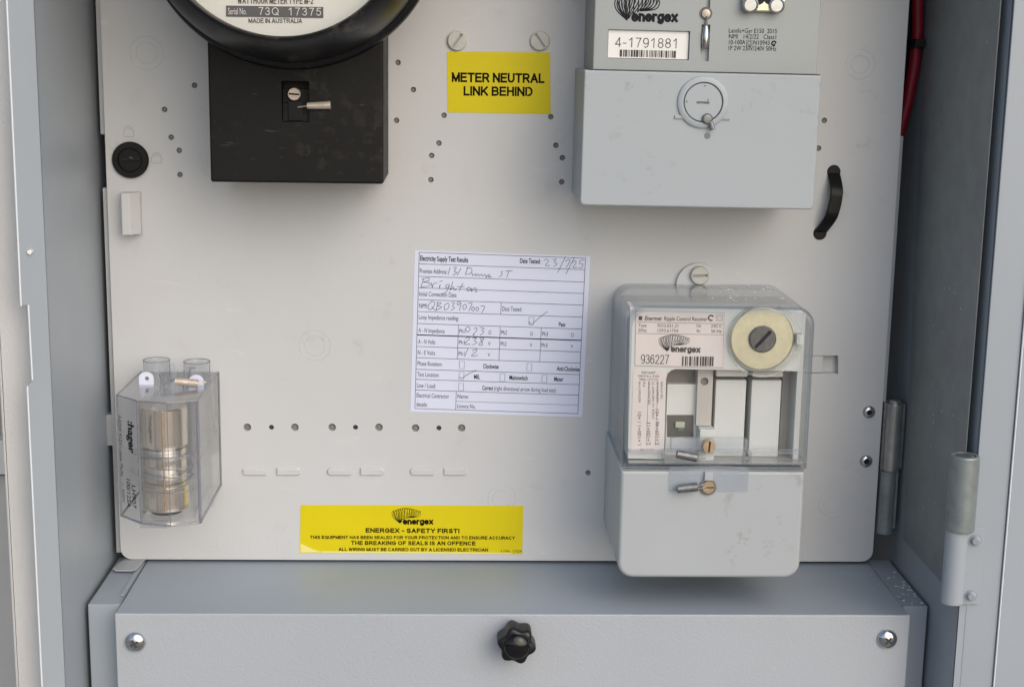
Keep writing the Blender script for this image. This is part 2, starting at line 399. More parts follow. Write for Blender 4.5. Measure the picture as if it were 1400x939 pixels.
def _arc(cx, cy, rx, ry, a0, a1, n=10):
    return [(cx + rx * math.cos(math.radians(a0 + (a1 - a0) * i / n)), cy + ry * math.sin(math.radians(a0 + (a1 - a0) * i / n))) for i in range(n + 1)]
SF = {
 'A': (.86, [[(0, 0), (.43, 1)], [(.43, 1), (.86, 0)], [(.17, .33), (.69, .33)]]),
 'B': (.76, [[(0, 0), (0, 1)], [(0, 1), (.42, 1)] + _arc(.42, .76, .28, .24, 90, -90) + [(0, .52)], [(0, .52), (.46, .52)] + _arc(.46, .26, .30, .26, 90, -90) + [(0, 0)]]),
 'C': (.82, [_arc(.42, .5, .42, .5, 48, 312, 18)]),
 'D': (.82, [[(0, 0), (0, 1), (.36, 1)] + _arc(.36, .5, .44, .5, 90, -90, 14) + [(0, 0)]]),
 'E': (.70, [[(0, 0), (0, 1)], [(0, 1), (.68, 1)], [(0, .52), (.62, .52)], [(0, 0), (.70, 0)]]),
 'F': (.64, [[(0, 0), (0, 1)], [(0, 1), (.64, 1)], [(0, .5), (.56, .5)]]),
 'G': (.88, [_arc(.44, .5, .44, .5, 48, 322, 18) + [(.86, .22), (.86, .46)], [(.88, .46), (.5, .46)]]),
 'H': (.76, [[(0, 0), (0, 1)], [(.76, 0), (.76, 1)], [(0, .52), (.76, .52)]]),
 'I': (.0, [[(0, 0), (0, 1)]]),
 'J': (.52, [[(.52, 1), (.52, .3)] + _arc(.27, .27, .25, .27, 0, -170, 8)]),
 'K': (.78, [[(0, 0), (0, 1)], [(.74, 1), (.02, .32)], [(.26, .56), (.78, 0)]]),
 'L': (.60, [[(0, 1), (0, 0)], [(0, 0), (.60, 0)]]),
 'M': (.92, [[(0, 0), (0, 1)], [(0, 1), (.46, .05)], [(.46, .05), (.92, 1)], [(.92, 1), (.92, 0)]]),
 'N': (.78, [[(0, 0), (0, 1)], [(0, 1), (.78, 0)], [(.78, 0), (.78, 1)]]),
 'O': (.90, [_arc(.45, .5, .45, .5, 0, 360, 24)]),
 'P': (.72, [[(0, 0), (0, 1)], [(0, 1), (.42, 1)] + _arc(.42, .73, .29, .27, 90, -90) + [(0, .46)]]),
 'Q': (.90, [_arc(.45, .5, .45, .5, 0, 360, 24), [(.55, .28), (.9, -.04)]]),
 'R': (.78, [[(0, 0), (0, 1)], [(0, 1), (.46, 1)] + _arc(.46, .74, .28, .26, 90, -90) + [(0, .48)], [(.44, .48), (.78, 0)]]),
 'S': (.74, [_arc(.37, .745, .33, .255, 30, 250, 10) + _arc(.37, .26, .36, .26, 75, -150, 12)]),
 'T': (.76, [[(.38, 0), (.38, 1)], [(0, 1), (.76, 1)]]),
 'U': (.76, [[(0, 1), (0, .36)] + _arc(.38, .36, .38, .36, 180, 360, 12) + [(.76, 1)]]),
 'V': (.82, [[(0, 1), (.41, 0)], [(.41, 0), (.82, 1)]]),
 'W': (1.2, [[(0, 1), (.3, 0)], [(.3, 0), (.6, 1)], [(.6, 1), (.9, 0)], [(.9, 0), (1.2, 1)]]),
 'X': (.80, [[(0, 0), (.8, 1)], [(0, 1), (.8, 0)]]),
 'Y': (.82, [[(0, 1), (.41, .45)], [(.82, 1), (.41, .45)], [(.41, .47), (.41, 0)]]),
 'Z': (.74, [[(0, 1), (.74, 1)], [(.74, 1), (0, 0)], [(0, 0), (.74, 0)]]),
 '0': (.56, [_arc(.28, .5, .28, .5, 0, 360, 22)]),
 '1': (.56, [[(.36, 0), (.36, 1)], [(.36, 1), (.08, .76)]]),
 '2': (.58, [_arc(.29, .71, .27, .29, 165, -35, 10) + [(.0, 0)], [(0, 0), (.58, 0)]]),
 '3': (.56, [_arc(.27, .76, .25, .24, 160, -90, 10), _arc(.27, .26, .29, .26, 90, -160, 12)]),
 '4': (.60, [[(.44, 0), (.44, 1)], [(.44, 1), (0, .28)], [(0, .26), (.60, .26)]]),
 '5': (.56, [[(.52, 1), (.1, 1)], [(.1, 1), (.03, .5)] + _arc(.27, .33, .29, .33, 130, -155, 12)]),
 '6': (.56, [[(.52, .84)] + _arc(.28, .62, .28, .38, 60, 180, 8) + [(0, .33)] + _arc(.28, .32, .28, .32, 180, 520, 18)]),
 '7': (.56, [[(0, 1), (.56, 1)], [(.56, 1), (.34, .55), (.2, 0)]]),
 '8': (.56, [_arc(.28, .76, .25, .24, 0, 360, 18), _arc(.28, .26, .28, .26, 0, 360, 18)]),
 '9': (.56, [_arc(.28, .68, .28, .32, 0, 360, 18), [(.56, .68)] + _arc(.28, .38, .28, .38, 0, -120, 8)]),
 '-': (.32, [[(0, .40), (.32, .40)]]), '.': (.0, [[(0, 0), (0, .05)]]), '!': (.0, [[(0, .3), (0, 1)], [(0, 0), (0, .06)]]),
 '/': (.36, [[(0, 0), (.36, 1)]]), '+': (.5, [[(0, .45), (.5, .45)], [(.25, .2), (.25, .7)]]), ':': (.0, [[(0, 0), (0, .06)], [(0, .6), (0, .66)]]),
 'e': (.70, [[(.03, .38), (.68, .38)], [(.68, .38)] + _arc(.35, .36, .35, .38, 8, 318, 16)]),
 'n': (.60, [[(0, 0), (0, .74)], [(0, .44)] + _arc(.30, .44, .30, .30, 170, 0, 8) + [(.60, 0)]]),
 'r': (.40, [[(0, 0), (0, .74)], [(0, .40)] + _arc(.30, .40, .30, .33, 170, 75, 6)]),
 'g': (.64, [_arc(.32, .38, .32, .36, 0, 360, 18), [(.64, .74), (.64, -.02)] + _arc(.32, -.04, .32, .24, 0, -150, 8)]),
 'x': (.62, [[(0, 0), (.62, .74)], [(0, .74), (.62, 0)]]),
}
def lines(mb, s, a, b, h, d, w, gap=0.26):
    """even-weight sans lettering from a to b on the plane d; w = stroke width / capital height"""
    pos = 0.0; segs = []
    for ch in s:
        if ch == ' ': pos += 0.42; continue
        wd, st = SF[ch]
        for p in st: segs.append([(pos + w / 2 + x, w / 2 + y * (1 - w)) for x, y in p])
        pos += wd + w + gap
    tot = pos - gap
    L = math.hypot(b[0] - a[0], b[1] - a[1]); ux, uz = (b[0] - a[0]) / L, (b[1] - a[1]) / L
    kx = L / tot
    for i, p in enumerate(segs):
        q = []
        if len(p) == 2:      # straight strokes run on by half their width where they are slanted or meet others
            p = list(p)
        dd = d + 0.012 * (i % 5)
        pts = []
        n = len(p); Lf, Rt = [], []
        cl = math.hypot(p[0][0] - p[-1][0], p[0][1] - p[-1][1]) < 1e-6
        for k, (x, y) in enumerate(p):
            A_ = p[k - 1] if k > 0 else (p[-2] if cl else p[k]); B_ = p[k + 1] if k < n - 1 else (p[1] if cl else p[k])
            tx, ty = (B_[0] - A_[0]) * kx, (B_[1] - A_[1]) * h
            tl = math.hypot(tx, ty) or 1; tx /= tl; ty /= tl
            ex = 0.0
            if not cl and k in (0, n - 1): ex = (-1 if k == 0 else 1) * w * h * 0.5
            px_, py_ = x * kx + tx * ex, y * h + ty * ex
            for sgn, lst in ((1, Lf), (-1, Rt)):
                qx, qy = px_ - ty * sgn * w * h / 2, py_ + tx * sgn * w * h / 2
                lst.append(mb.pt(a[0] + ux * qx - uz * qy, dd, a[1] + uz * qx + ux * qy))
        for k in range(n - 1): mb.f.append((Lf[k], Lf[k + 1], Rt[k + 1], Rt[k]))

CAP = None
def text(mb, s, a, b, h, d, bold=0.0, slant=0.0, wave=0.0, pos=None):
    """lettering whose baseline runs from a to b (x, z), capital height h, on the plane d; pos maps (x, z) -> (x, d, z) on other planes"""
    global CAP
    if CAP is None: CAP = max(y for x, y in glyphs('H')[0])
    vs, fs = glyphs(s, bold)
    if not vs: return
    x0 = min(v[0] for v in vs); x1 = max(v[0] for v in vs)
    L = math.hypot(b[0] - a[0], b[1] - a[1]); ux, uz = (b[0] - a[0]) / L, (b[1] - a[1]) / L
    base = len(mb.v)
    for x, y in vs:
        u = (x - x0) / (x1 - x0) * L; w = y / CAP * h; u += slant * w
        X_, Z_ = a[0] + ux * u - uz * w, a[1] + uz * u + ux * w
        if pos: mb.v.append(pos(X_, Z_))
        else: mb.v.append((X_, d, Z_))
    for f in fs: mb.f.append(tuple(i + base for i in f))

def barcode(mb, x0, x1, z0, z1, d, seed, n=34, dens=0.5, sk=0.0):
    rnd = random.Random(seed); x = x0; u = (x1 - x0) / n
    while x < x1 - u:
        w = u * rnd.choice((0.5, 0.6, 1.0, 1.5, 1.9)); w = min(w, x1 - x)
        s_ = sk * (x - x0)
        mb.quad([(x, z0 + s_), (x + w, z0 + s_), (x + w, z1 + s_), (x, z1 + s_)], d)
        x += w + u * rnd.choice((0.5, 0.7, 1.0, 1.4)) / dens * 0.5

def logo(mb, tip, w, d, lw):
    """fan of thin closed loops rising from a point, the emblem over the company name"""
    W = w
    def P2(x, z): return (tip[0] + x * W, tip[1] + z * W)
    n = 14
    for k in range(n):
        t = k / (n - 1)
        f_ = min(1.0, max(0.0, (t - 0.42) / 0.22)); ax, az = f_ * 0.19 + max(0.0, t - 0.5) * 0.42, f_ * 0.18 + max(0.0, t - 0.5) * 0.04
        tx = -0.24 + 0.90 * t; tz = 0.42 + 0.10 * math.sin(math.pi * t)
        wd = 0.045 + 0.075 * math.sin(math.pi * min(1, t * 1.1 + 0.05))
        dx, dz = tx - ax, tz - az; L = math.hypot(dx, dz); nx, nz = -dz / L, dx / L
        pts = []
        for i in range(28):
            a = 2 * math.pi * i / 28
            u = 0.5 - 0.5 * math.cos(a); v = math.sin(a) * wd * (0.08 + 1.1 * u ** 1.3)
            bow = (0.45 - t) * 0.13 * math.sin(math.pi * u ** 1.2)
            pts.append(P2(ax + dx * u + nx * (v + bow), az + dz * u + nz * (v + bow)))
        mb.stroke(pts, lw * 0.85, d + 0.006 * (k % 3), closed=True)
    mb.quad([P2(-0.055, 0.10), P2(0, -0.01), P2(0.06, 0.10), P2(0.0, 0.12)], d + 0.02)

def slotted(name, c, r, d0, h, ang, m, parent, slotw=0.18, dark=None, label=None, dome=0.0):
    """round screw head with a real slot"""
    ca, sa = math.cos(ang), math.sin(ang)
    def rot(x, z): return (c[0] + x * ca - z * sa, c[1] + x * sa + z * ca)
    L, w = r * 0.82, r * slotw
    slot = [rot(-L, -w), rot(L, -w), rot(L, w), rot(-L, w)]
    mb = MB()
    outer = circ(c, r, 32); inner = circ(c, r * 0.9, 32)
    mb.loft([(outer, d0), (outer, d0 + h * 0.7), (inner, d0 + h)], cap1=False)
    mb.cap(inner, [slot], d0 + h); mb.walls(slot, d0 + h, d0 + h * 0.35)
    o = obj(name, mb, m, parent, label=label)
    f = MB(); f.cap(slot, [], d0 + h * 0.36)
    obj('slot', f, dark or M['hole'], o, smooth=False)
    return o

def cross_screw(name, c, r, d0, h, m, parent, ang=0.3):
    mb = MB(); prof = [(r * 0.98, d0), (r, d0 + 0.3)]
    for i in range(1, 8):
        a = math.pi / 2 * i / 7; prof.append((r * math.cos(a), d0 + 0.3 + h * math.sin(a)))
    prof[-1] = (0, d0 + 0.3 + h)
    mb.lathe(prof, c[0], c[1], 32)
    o = obj(name, mb, m, parent)
    k = MB()
    for q in (0, 1):
        a = ang + q * math.pi / 2; L, w = r * 0.42, r * 0.10
        pts = [(c[0] + x * math.cos(a) - z * math.sin(a), c[1] + x * math.sin(a) + z * math.cos(a)) for x, z in ((-L, -w), (L, -w), (L, w), (-L, w))]
        k.loft([(pts, d0 + h * 0.7), (pts, d0 + h + 0.36 + 0.02 * q)])
    obj('recess', k, M['hole'], o, smooth=False)
    return o

# ================================================================= SETTING
g = MB(); g.box(-6000, 6000, -3000, 9000, -1420, -1400)
obj('ground', g, M['ground'], kind='structure', smooth=False)

BACK = -85
# painted wall that the cabinet is set into, just left of it, and the plinth wall beyond
hw = thing('house_wall', 'cream textured rendered wall strip left of the open meter cabinet', 'wall', (-307.85, 118, -1400))
mb = MB(); mb.box(-311.68, -281, -90, 118, -1400, 900)
mb2 = MB(); mb.box(420, 2600, -90, 118, -1400, 900); mb.box(-281, 420, -100, -90, -1400, 900)
mb.box(-311.68, 2600, -90, 118, 374, 900)
obj('render_face', mb, M['render'], hw, bevel=2.0)
fw = thing('neighbouring_wall', 'grey painted wall with pale sill and brown brick above, at far left edge', 'wall', (-560, -400, -1400))
mb = MB(); mb.box(-1500, -150, -420, -400, -1400, -214.16); obj('lower_wall', mb, M['render2'], fw, smooth=False)
mb = MB(); mb.box(-1500, -150, -420, -385, -208.27, -174.98); obj('sill', mb, M['render'], fw, smooth=False)
bz = -179.04; i = 0
mb = MB(); mb.box(-1500, -150, -425, -410, bz, bz + 900); obj('mortar', mb, M['render2'], fw, smooth=False)
bmb = MB(); bmb.box(0, 220, 0, 12, 0, 68)
proto = None
for row in range(8):
    for k in range(3):
        x = -700 + k * 232 - (116 if row % 2 else 0); z = bz + 4 + row * 78
        if proto is None:
            proto = obj('brick', bmb, M['brick'], fw, bevel=2.0); b = proto
        else:
            b = proto.copy(); col.objects.link(b); b.parent = fw
        b.location = Vector((x, 411, z)) * S - Vector(fw.location)
        b.location = Vector((x * S, 0.411, z * S)) - fw.location + (fw.location if False else Vector((0, 0, 0)))
        # the brick mesh was written relative to the wall's base, so shift it back
        b.location += fw.location

# ================================================================= CABINET
cab = thing('meter_cabinet', 'open blue-grey painted steel meter cabinet holding all the meters', 'cabinet', (0, 0, -420))
WL, WR, FR = -279.0, 277.5, 142.0
ZT, ZBOT = 372.0, -420.0
mb = MB(); mb.box(WL, WR, BACK - 2, BACK, ZBOT, ZT); obj('back_sheet', mb, M['cabinet'], cab)
# left wall and its front flange with a notch cut in the outer edge
mb = MB(); mb.box(WL - 1.5, WL, BACK, FR - 13.6, ZBOT, ZT); obj('side_wall', mb, M['cabinet'], cab)
xo = -289.96; xn = -286.58; zn1 = 48.36; zn0 = 1.37
mb = MB()
fl = [(WL, ZBOT), (WL, ZT), (-290.60, ZT), (-290.60, zn1), (xn, zn1), (xn, zn0 + 1), (-290.69 , zn0 - 2), (-291.86, ZBOT)]
fl = [(WL - 0.0, ZBOT), (WL, ZT), (-289.83, ZT), (-290.53, zn1), (xn - 0.8, zn1), (-287.19, zn0 + 2), (-289.56, zn0 - 1), (-289.63, ZBOT)]
mb.plate(fl, [], -1.6, 0)
xo_ = min(x for x, z in fl)
mb.v = [(x, FR - 13 + 13 * (WL - x) / (WL - xo_) + d, z) for x, d, z in mb.v]
obj('front_flange', mb, M['cabinet'], cab, bevel=0.4)
edge = fl[2:]
mb = MB()
for (xa_, za_), (xb2_, zb_) in zip(edge, edge[1:]):
    dz = 13 * 0
    da, db = FR - 13 + 13 * (WL - xa_) / (WL - xo_), FR - 13 + 13 * (WL - xb2_) / (WL - xo_)
    if abs(za_ - zb_) > 3: mb.rod((xa_ - 0.1, da + 0.1, za_), (xb2_ - 0.1, db + 0.1, zb_), 0.55, 8)
obj('rolled_edge_highlight', mb, M['edge'], cab)  # bent flange edge, its bright highlight put into a pale colour
mb = MB(); mb.lathe([(1.3, FR - 9), (1.3, FR - 3), (0.01, FR - 2.8)], *(-285.32, 79.20), 14)
obj('rivet', mb, M['whitelabel'], cab)
mb = MB(); mb.box(WR, WR + 1.5, BACK, 112, ZBOT, ZT); obj('side_wall', mb, M['cabinet'], cab)
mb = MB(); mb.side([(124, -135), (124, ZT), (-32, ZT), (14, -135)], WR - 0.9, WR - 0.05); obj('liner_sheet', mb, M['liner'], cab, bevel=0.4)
mb = MB(); mb.box(WL - 1.5, WR + 1.5, BACK, FR + 14, ZT, ZT + 2); obj('roof', mb, M['cabinet'], cab)
mb = MB(); mb.box(WR + 1.5, WR + 5, 98, 108, ZBOT, ZT); obj('rubber_seal', mb, M['gasket'], cab)
rnd = random.Random(9); mb = MB()
for i in range(60):
    z = rnd.choice((rnd.uniform(-120, 360), rnd.uniform(20, 60), rnd.uniform(-60, 0))); d = rnd.uniform(-5, 110); r = rnd.choice((0.25, 0.3, 0.45, 0.7))
    if d < 14 - (z + 135) * 0.09: continue
    mb.v += [(WR - 0.95, d - r, z), (WR - 1.25, d, z + r), (WR - 0.95, d + r, z), (WR - 1.25, d, z - r)]; k = len(mb.v); mb.f.append((k - 4, k - 3, k - 2, k - 1))
obj('water_specks', mb, M['drop'], cab, kind='stuff', smooth=False)
# right front frame and door return
xr0 = 281.58; xr1 = 302.32
mb = MB(); mb.box(xr0, xr1, 130.5, 133, ZBOT, ZT); mb.box(xr0, xr0 + 1.5, 90, 130.5, ZBOT, ZT)
obj('right_flange', mb, M['cabinet'], cab, bevel=0.8)
mb = MB(); mb.prism([(xr1, 133), (xr1 + 1.2, 134.6), (xr1 + 300, 95), (xr1 + 300, 93)], ZBOT, ZT)
dr = obj('door', mb, M['cabinet'], cab)
mb = MB(); mb.rod((xr1 + 0.5, 134.3, ZBOT), (xr1 + 0.5, 134.3, ZT), 0.55, 8); obj('door_edge', mb, M['edge'], dr)

zf_ = -49.60
mb = MB(); mb.box(WR, WR + 1.2, 112, 132.4, ZBOT, zf_); mb.box(WR, xr0 + 0.4, 131, 132.6, ZBOT, zf_); obj('lower_wall_edge', mb, M['cabinet'], cab)
# cabinet door hinge: galvanised upper barrel on a painted pin
hx, hd = 272.48, 136
hz0, hz1 = -87.11, -39.56
hg = obj('cabinet_hinge', MB().latheZ([(0, hz0), (8.5, hz0), (8.9, hz0 + 1), (8.9, hz1 - 1.2), (8.2, hz1), (6.4, hz1), (6.0, hz1 - 1.4), (0, hz1 - 1.5)], hx, hd, 40), M['galv'], cab, angle=50)
lz0 = -134.23
obj('pin_barrel', MB().latheZ([(0, lz0), (6.4, lz0), (6.8, lz0 + 1.0), (6.8, hz0 - 0.2), (0, hz0 - 0.2)], hx - 1.5, hd, 36), M['cabinet'], hg)
mb = MB(); mb.latheZ([(5.6, hz1 - 1.4), (5.6, hz1 - 0.3), (4.8, hz1 + 0.2), (0, hz1 + 0.3)], hx, hd, 28)
obj('pin', mb, M['dullsteel'], hg)
lx_ = 288.66
mb = MB(); mb.box(hx + 5, lx_, 133.1, 134.6, lz0 - 2, hz0 + 1)
obj('leaf', mb, M['cabinet'], hg, bevel=0.4)
for py in (1, 2):
    z = -93.90 if py == 1 else -129.78
    mb = MB(); xs_ = lx_ - 5.0; mb.rod((xs_, 134.6, z), (xs_ - 0.4, 136, z), 3.4, 20); mb.rod((xs_ - 0.4, 136, z), (xs_ - 1.2, 138.4, z), 2.8, 20, 1.9)
    obj('leaf_screw', mb, M['cabinet'], hg)

# ================================================================= EQUIPMENT PANEL
pan = thing('equipment_panel', 'light grey moulded plastic panel the meters are mounted on, inside the cabinet', 'panel', (-6, 0, -157))
HS = [(-212.20, 171.80), (-232.31, 155.77), (-228.52, 137.59), (-223.46, 128.97), (-223.42, 112.97), (-78.38, 188.54), (-68.20, 171.06), (-79.33, 150.73), (-47.74, 154.54), (23.49, 154.58),
      (-51.03, 136.12), (-55.87, 127.79), (-56.28, 111.66), (27.32, 135.71), (31.93, 127.48), (31.79, 111.30), (207.68, 154.73), (204.77, 136.13), (54.79, -91.55)]
HM = [(-165.52, -60.25), (-107.56, -59.86), (-49.86, -60.00)]
HB = [(-182.11, -60.37), (-149.42, -60.15), (-123.71, -59.97), (-91.38, -59.76), (-66.08, -60.11), (-34.13, -59.89)]
pl, pr_, pb, pt_ = -272.0, 260.0, -156.3, 364.0
outer = rr(pl, pb, pr_, pt_, (8, 8, 4, 4), 8)
holes = [circ(c, 1.9, 12) for c in HS] + [circ(c, 1.75, 12) for c in HM] + [circ(c, 2.7, 14) for c in HB]
rec = [(203.10, -6.52), (203.78, -18.97), (227.39, -19.30), (226.62, -6.32)]
hA, hB_ = (216.13, 120.53), (209.02, 78.66)
holes += [rec, circ(hA, 4.6, 18), circ(hB_, 4.6, 18)]
mb = MB(); mb.plate(outer, holes, -3, 0)
obj('panel_sheet', mb, M['panel'], pan, bevel=0.35, seg=2)
# returned edges behind the sheet; the left one has a slot
mb = MB()
zs0, zs1 = 103.24, 138.84
mb.box(pl - 3.6, pl + 2, -14, -2.6, pb + 4, zs0); mb.box(pl - 3.6, pl + 2, -14, -2.6, zs1, pt_ - 3)
mb.box(pl - 1.0, pl + 2, -14, -2.6, zs0, zs1)
mb.box(pl + 2, pr_ - 2, -14, -12, pb + 3, pb + 5)
obj('return_edge', mb, M['panelrim'], pan, bevel=0.5)
mb = MB(); mb.box(pr_ - 1.5, pr_ + 3.2, -20, -3.2, pb + 70, 144.91); obj('return_edge', mb, M['panelrim'], pan, bevel=0.5)
mb = MB(); mb.loft([([(pl - 7.5, -75.03), (pl + 4, -75.03), (pl + 4, -52.19), (pl - 7.5, -53.22)], -14), ([(pl - 7.5, -75.03), (pl + 4, -75.03), (pl + 4, -52.19), (pl - 7.5, -53.22)], -3.2)])
obj('side_clip', mb, M['panelrim'], pan, bevel=0.5)
proto = {}
def plugs(lst, r, key, dark):
    for c in lst:
        if key not in proto:
            mb = MB(); mb.lathe([(r * 1.15, -3.0), (r * 1.02, -1.1), (r * 0.55, -1.7), (r * 0.5, -1.1), (0, -0.9)], 0, 0, 14)
            o = obj('hole_plug', mb, dark, pan); proto[key] = o
        else:
            o = proto[key].copy(); col.objects.link(o); o.parent = pan
        o.location = Vector((c[0] * S, 0, c[1] * S))
plugs(HS, 1.9, 's', M['plug']); plugs(HM, 1.75, 'm', M['hole']); plugs(HB, 2.7, 'b', M['plug'])
mb = MB(); mb.cap(rec, [], -7); mb.walls(rec, -2.9, -7); obj('recess_tray', mb, M['panel'], pan, smooth=False)
mb = MB(); mb.box(202.42, 216.23, -7, -0.7, -18.62, -6.73); obj('recess_rib', mb, M['panel'], pan, bevel=0.3)
# faint moulded rings
for c, rs in (((-243.12, 192.16), (10.8, 6.8)), ((-134.71, -2.22), (10.6, 6.8)), ((-5.46, -110.54), (9.6, 6.2)), ((228.75, -113.15), (9.8, 6.2)), ((229.67, 192.28), (9.8, 5.8))):
    mb = MB()
    for r in rs: mb.lathe([(r + 0.42, -0.05), (r + 0.2, 0.2), (r - 0.2, 0.2), (r - 0.42, -0.05)], c[0], c[1], 56)
    obj('moulded_ring', mb, M['panel'], pan)
# moulded slots
for i, c in enumerate(((-177.66, -91.80), (-153.88, -91.67), (-118.89, -91.47), (-96.02, -91.34), (-61.40, -91.14), (-37.94, -91.01))):
    L = i % 2 == 0; w, h = 8.2, 2.6
    mb = block(c[0] - w, c[1] - h, c[0] + w, c[1] + h, (2.5, 0.4, 0.4, 2.5) if L else (0.4, 2.5, 2.5, 0.4), -0.05, 1.5, 0.7)
    obj('moulded_slot', mb, M['panel'], pan)
# embossed part number
mb = MB(); text(mb, 'EUGO 17', (-212.42, -150.06), (-150.58, -149.84), 9.0, 0.05, 0.0)
em = MB(); em.v = list(mb.v); em.f = list(mb.f)
o = obj('embossed_number', em, M['panel'], pan, smooth=False)
sm = o.modifiers.new('relief', 'SOLIDIFY'); sm.thickness = 0.3 * S; sm.offset = 0
# padlock symbols
def padlock(c, openl):
    mb = MB(); w, h = 3.2, 3.4
    pts = [(c[0] - w, c[1] - h), (c[0] + w, c[1] - h), (c[0] + w, c[1] + 0.6)]
    for i in range(9):
        a = math.pi * i / 8; pts.append((c[0] + w * 0.82 * math.cos(a), c[1] + 0.6 + 3.0 * math.sin(a)))
    pts.append((c[0] - w, c[1] + 0.6))
    for w_, p_, cl in ((0.35, pts, True), (0.35, [(c[0] + 1.2 * math.cos(a), c[1] + 0.8 + 1.3 * math.sin(a)) for a in [math.pi * (k / 7.0) * (0.75 if openl else 1.0) for k in range(8)]], False)):
        mb.stroke(p_, w_, 0.14, cl)
    o = obj('padlock_symbol', mb, M['iconline'], pan, smooth=False)
padlock((-256.31, 141.06), True); padlock((-238.57, 123.93), False)
# quarter-turn lock
c = (-255.56, 122.41)
mb = MB(); mb.lathe([(12.0, 0), (12.0, 2.2), (11.4, 3.0), (8.2, 3.0), (7.9, 1.4), (7.4, 1.4), (7.2, 2.4), (0, 2.4)], c[0], c[1], 48)
lk = obj('lock', mb, M['lockblack'], pan)
mb = MB()
for sx in (-1, 1):
    mb.prism([(c[0] + sx * 0.4, 2.3), (c[0] + sx * 0.4, 2.9), (c[0] + sx * 5.6, 2.9), (c[0] + sx * 5.6, 2.3)], c[1] - 0.9, c[1] + 0.9)
mb.lathe([(1.9, 2.3), (1.9, 3.2), (0, 3.4)], c[0], c[1] + 0.6, 20)
obj('slot', mb, M['blackgloss'], lk, bevel=0.2)
# catch block
x0, x1, z0, z1 = -260.92, -249.47, 73.50, 101.36
mb = MB(); mb.prism([(x0, 0), (x0, 10.5), (x0 + 0.8, 11.2), (x0 + 5.8, 11.2), (x0 + 6.3, 10.8), (x1, 4.5), (x1, 0)], z0, z1)
obj('catch_block', mb, M['panel'], pan, bevel=0.4)
# two cream plastic fixing screws over the yellow label
for c, a in (((-39.38, 203.36), 0.95), ((15.15, 204.22), -0.95)):
    slotted('fixing_screw', c, 6.5, 0, 2.6, a, M['whitescrew'], pan, 0.14, M['panelrim'])
# strap handle
pts = []
for i in range(17):
    t = i / 16.0
    bx = hA[0] * (1 - t) + hB_[0] * t + 3.0 * math.sin(math.pi * t); bz_ = hA[1] * (1 - t) + hB_[1] * t
    pts.append((bx, -2 + 12 * min(1, math.sin(math.pi * t) * 1.25), bz_))
mb = MB(); prev = None
for i, p in enumerate(pts):
    p = Vector(p); tt = (Vector(pts[min(i + 1, 16)]) - Vector(pts[max(i - 1, 0)])).normalized()
    sx = Vector((1, 0, 0)); sx = (sx - tt * sx.dot(tt)).normalized(); nn = tt.cross(sx)
    w, th = 4.2, 1.3
    R_ = [mb.pt(*(p + sx * a * w + nn * b_ * th)) for a, b_ in ((-1, -0.5), (-0.85, -1), (0.85, -1), (1, -0.5), (1, 0.5), (0.85, 1), (-0.85, 1), (-1, 0.5))]
    if prev: mb.bridge(prev, R_)
    prev = R_
obj('strap_handle', mb, M['lockblack'], pan, angle=50)
for c in (hA, hB_):
    mb = MB(); mb.lathe([(4.55, -3), (4.55, 0.3), (4.0, 0.8), (0, 0.8)], c[0], c[1], 24); obj('handle_socket', mb, M['lockblack'], pan)
# panel hinge on the right edge
ph = 268.42
z0, z1 = -88.16, -39.45
hg = obj('panel_hinge', MB().latheZ([(0, z0), (5.6, z0), (6.0, z0 + .6), (6.0, z1 - .6), (5.4, z1), (0, z1)], ph, 1, 32), M['zinc'], pan, angle=50)
obj('pin', MB().latheZ([(4.2, z1 - 0.1), (4.2, z1 + 1.6), (3.6, z1 + 2.2), (0, z1 + 2.2)], ph, 1, 24), M['zinc'], hg)
mb = MB(); mb.box(ph - 7.5, ph - 4.6, -7, 1.5, z0, z1); mb.box(ph - 7.5, ph + 0.5, -8.4, -5.2, z0, z1)
mb.box(ph + 6.1, ph + 8.0, -16, 1, z0 + 1, z1 - 1)
obj('hinge_plate', mb, M['dullsteel'], hg, bevel=0.4)
zl = -134.54
mb = MB(); mb.latheZ([(0, zl), (5.4, zl), (5.7, zl + .6), (5.7, z0 - .4), (0, z0 - .4)], ph - 1.2, 0, 32)
mb.box(ph + 3.0, ph + 5.4, -16, 2.5, zl + 4, z0 - 1)
obj('hinge_leaf', mb, M['galv'], hg)
for c in ((250.67, -46.37), (250.84, -81.90)):
    mb = MB(); mb.lathe([(4.6, 0), (4.6, 0.4), (4.0, 1.5), (3.0, 2.1), (2.0, 2.2), (1.9, 1.2), (0, 1.0)], c[0], c[1], 28)
    o = obj('rivet', mb, M['chrome'], pan)
    mb = MB(); mb.lathe([(1.85, 1.25), (0, 1.3)], c[0], c[1], 16); obj('rivet_hole', mb, M['lockblack'], o, smooth=False)
# corner tab under the panel's bottom-left corner
mb = MB(); t0, t1 = -273.98, -256.23
mb.side([(-10, pb + 1), (2, pb - 2), (8, pb - 5.5), (8.8, pb - 6.0), (9.0, pb - 5.0), (2, pb - 0.6), (-9.4, pb + 2.2)], t0, t1)
mb = MB(); mb.plate(rr(t0, -164.08, t1, pb + 6, (3, 3, 0.5, 0.5)), [], -5.5, -3.4)
mb = MB(); zt = -158.6
mb.prism([(t0 + 4, -4), (t1 + 1, -4), (t1 - 1, 18), (t1 - 3.5, 21), (t0 + 2.5, 21), (t0, 18)], pb - 1.4, pb - 0.3)
obj('corner_tab', mb, M['panelrim'], pan, bevel=0.4)

